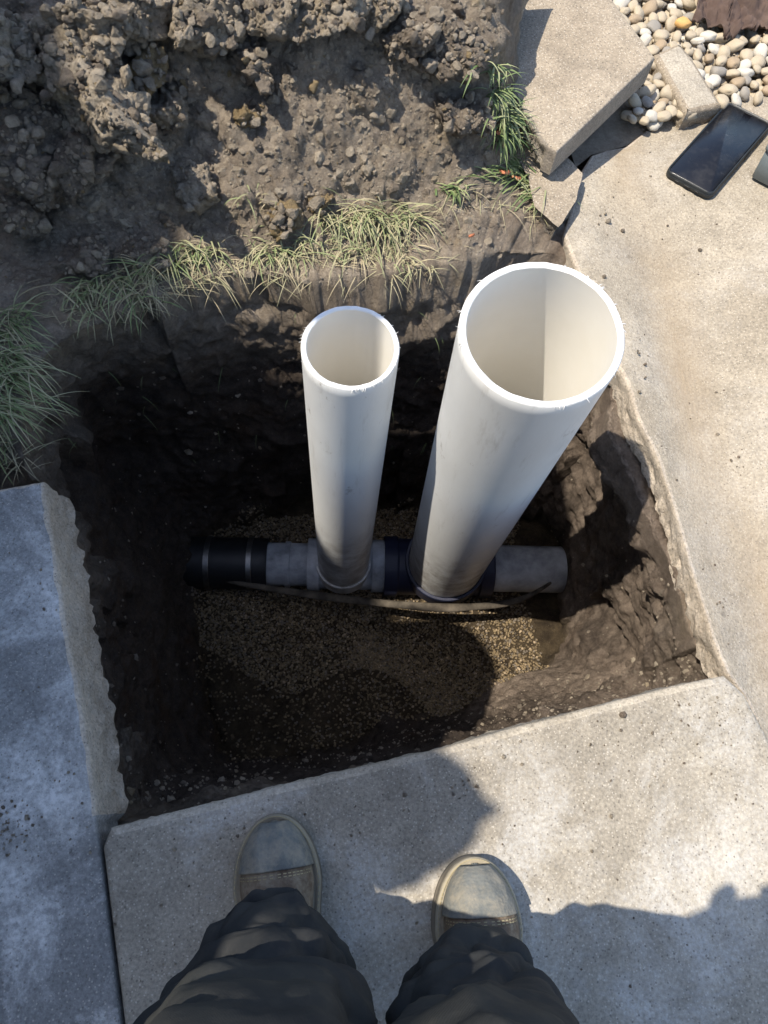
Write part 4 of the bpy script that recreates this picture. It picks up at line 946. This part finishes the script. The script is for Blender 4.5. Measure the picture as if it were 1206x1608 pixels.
# photographer
kl = G(360, 1890, .41); kr = G(800, 1910, .41)
Jp = dict(pel=(.05, -.275, .65), chest=(.03, -.235, .94), neck=(.03, -.24, 1.2), head=(.02, -.19, 1.32), lhip=(-.03, -.29, .62), rhip=(.15, -.29, .62), lkn=(kl.x, kl.y, .42), rkn=(kr.x, kr.y, .42), lan=(-.07, -.2, .10), ran=(.18, -.25, .10),
          lsh=(-.15, -.26, 1.12), rsh=(.23, -.26, 1.12), lel=(-.19, -.28, .88), rel=(.25, -.27, .88), lwr=(-.06, -.175, .945), rwr=(.13, -.155, .945))
person = figure(Jp, 'person in dark dusty trousers and worn work boots standing beside the hole', 0, -.7, trousers=False, handdirs=dict(l=(.75, .15, .12), r=(-.75, .15, .12)))
lt = G(430, 1277, .03); rt = G(742, 1343, .03)
boot(lt.x, lt.y, math.radians(97), person, sc=.89); boot(rt.x, rt.y, math.radians(93), person, sc=.89)
la = Vector((lt.x, lt.y)); ra = Vector((rt.x, rt.y))
t1 = legtube([G(434, 1498, .085), G(428, 1552, .13), G(412, 1640, .2), G(380, 1765, .3), kl, (-.07, -.23, .50), (-.02, -.29, .62)], [(.056, .057), (.064, .062), (.082, .070), (.094, .078), (.090, .082), (.1, .1), (.12, .13)], 3)
t2 = legtube([G(741, 1567, .085), G(747, 1604, .13), G(757, 1680, .2), G(778, 1790, .3), kr, (.19, -.24, .50), (.15, -.29, .62)], [(.056, .058), (.062, .061), (.074, .068), (.087, .076), (.088, .082), (.1, .1), (.12, .13)], 9)
pv_ = skinmesh({'a': ((.06, -.30, .60), (.18, .14)), 'b': ((.06, -.28, .74), (.16, .125))}, [('a', 'b')])
v, f_ = join([t1, t2, pv_]); o = meshobj('trousers', v, f_, M['trouser'], person); o.modifiers.new('s', 'SOLIDIFY').thickness = .0018
# second worker added left of the hole, unseen, to throw the round headed shade
X0 = -.745; Y0 = -.045
Jw = dict(pel=(X0-.03, Y0, .93), chest=(X0-.02, Y0, 1.30), neck=(X0, Y0, 1.48), head=(X0+.02, Y0, 1.62), lhip=(X0-.03, Y0+.10, .9), rhip=(X0-.03, Y0-.10, .9), lkn=(X0, Y0+.12, .5), rkn=(X0, Y0-.12, .5), lan=(X0-.03, Y0+.13, .08), ran=(X0-.03, Y0-.13, .08),
          lsh=(X0-.02, Y0+.21, 1.42), rsh=(X0-.02, Y0-.21, 1.42), lel=(X0-.02, Y0+.30, 1.14), rel=(X0-.02, Y0-.28, 1.14), lwr=(X0+.04, Y0+.2, .92), rwr=(X0+.12, Y0-.25, .96))
wk = figure(Jw, 'added second worker in a navy jacket, unseen, shading the path from the left slab', -math.pi/2, -.3)
for s_ in (1, -1): boot(X0+.16, Y0+s_*.13, 0, wk)

# ------------------------------------------------------------------ building added on the left, unseen; its eave shades the left slab
hs = empty('shade_house', (-3.2, .5, 0)); tag(hs, 'added pale rendered wall with a tiled eave, unseen, shading the left slab', 'shade_house')
def box(nm, lo, hi, mat, par):
    bm = bmesh.new(); bmesh.ops.create_cube(bm, size=1); bmesh.ops.scale(bm, vec=[hi[i]-lo[i] for i in range(3)], verts=bm.verts); bmesh.ops.translate(bm, vec=[(hi[i]+lo[i])/2 for i in range(3)], verts=bm.verts)
    bmesh.ops.bevel(bm, geom=bm.edges[:], offset=.004, segments=1, affect='EDGES'); o = bmobj(nm, bm, mat, None, False)
    bpy.context.view_layer.update(); o.parent = par
    wp = Vector(par.location)+(Vector(par.parent.location) if par.parent else Vector())
    o.matrix_parent_inverse = Matrix.Translation(-Vector(hs.location)) if par is hs else Matrix.Identity(4)
    return o
box('wall', (-6.5, -4.5, -.1), (-3.0, 3.3, 4.25), M['render'], hs)
box('eave', (-3.0+.002, -4.8, 4.12), (-2.33, 3.6, 4.24), M['frame'], hs)
bm = bmesh.new(); vs_ = [bm.verts.new(p) for p in ((-2.30, -4.9, 4.17), (-2.30, 3.7, 4.17), (-4.75, 3.7, 5.32), (-4.75, -4.9, 5.32), (-7, -4.9, 4.17), (-7, 3.7, 4.17), (-2.30, -4.9, 4.23), (-2.30, 3.7, 4.23), (-4.75, 3.7, 5.4), (-4.75, -4.9, 5.4), (-7, -4.9, 4.23), (-7, 3.7, 4.23))]
for q in ((0, 1, 2, 3), (3, 2, 5, 4), (6, 9, 8, 7), (9, 10, 11, 8), (0, 6, 7, 1), (4, 5, 11, 10), (0, 3, 9, 6), (3, 4, 10, 9), (1, 7, 8, 2), (2, 8, 11, 5)): bm.faces.new([vs_[i] for i in q])
put(bmobj('roof', bm, M['roof'], None, False), hs)
for y0 in (-1.6, 1.2):
    w_ = box('window', (-2.998, y0, 1.0), (-2.96, y0+1.1, 2.2), M['frame'], hs)
    g_ = box('pane', (-2.958, y0+.08, 1.08), (-2.95, y0+1.02, 2.12), M['glass'], w_)
box('downpipe', (-2.995, 2.9, .02), (-2.92, 2.98, 4.12), M['frame'], hs)

hs.location.z = 0
# steel cabinet added left of the hole, unseen, only to shade it
M['shade_locker'] = simple('grey_locker_paint', (.25, .26, .27), (.32, .33, .34), 6, .5, .4)
lk = empty('shade_locker', (-.93, .575, 0)); tag(lk, 'added tall grey steel cabinet, unseen, shading the hole from the left', 'shade_locker')
def lbox(nm, c, sz, par, ez=.004):
    bm = bmesh.new(); bmesh.ops.create_cube(bm, size=1); bmesh.ops.scale(bm, vec=sz, verts=bm.verts); bmesh.ops.bevel(bm, geom=bm.edges[:], offset=ez, segments=2, affect='EDGES'); o = bmobj(nm, bm, M['shade_locker'], par, False); o.location = c; return o
lbox('locker_body', (0, 0, .96), (.46, .155, 1.9), lk); d_ = lbox('door', (0, -.084, .96), (.43, .012, 1.84), lk, .002)
lbox('handle', (.15, -.014, .08), (.02, .014, .12), d_, .003)
for k_ in range(3): lbox('vent', (-.0, -.0085, .72+k_*.03), (.2, .005, .008), d_, .001)
for sx in (-.19, .19): lbox('foot', (sx, 0, .004), (.05, .12, .006), lk, .001)
bl = empty('shade_barrel', (-.80, .215, 0)); tag(bl, 'added blue ribbed plastic drum, unseen, shading the hole from the left', 'shade_barrel')  # unseen drum put in to keep the sun off the gravel floor
M['shade_barrel'] = simple('blue_plastic', (.03, .07, .2), (.04, .09, .25), 10, .4, .4)
bm = bmesh.new(); prev = None
for rad, zz in ((.13, .002), (.145, .02), (.15, .3), (.156, .32), (.156, .36), (.15, .38), (.15, .85), (.156, .87), (.156, .91), (.15, .93), (.147, 1.27), (.135, 1.30)):
    ring = [bm.verts.new((rad*math.cos(q), rad*math.sin(q), zz)) for q in np.linspace(0, 2*np.pi, 65)[:-1]]
    if prev:
        for e in range(64): bm.faces.new((prev[e], prev[(e+1) % 64], ring[(e+1) % 64], ring[e]))
    else: bm.faces.new(ring[::-1])
    prev = ring
bm.faces.new(prev); bmobj('barrel_body', bm, M['shade_barrel'], bl)
bm = bmesh.new(); prev = None
for rad, zz in ((.150, 1.28), (.152, 1.285), (.152, 1.32), (.146, 1.325), (.138, 1.32), (.136, 1.305)):
    ring = [bm.verts.new((rad*math.cos(q), rad*math.sin(q), zz)) for q in np.linspace(0, 2*np.pi, 65)[:-1]]
    if prev:
        for e in range(64): bm.faces.new((prev[e], prev[(e+1) % 64], ring[(e+1) % 64], ring[e]))
    prev = ring
bm.faces.new(prev); bmobj('lid', bm, M['rubber'], bl)
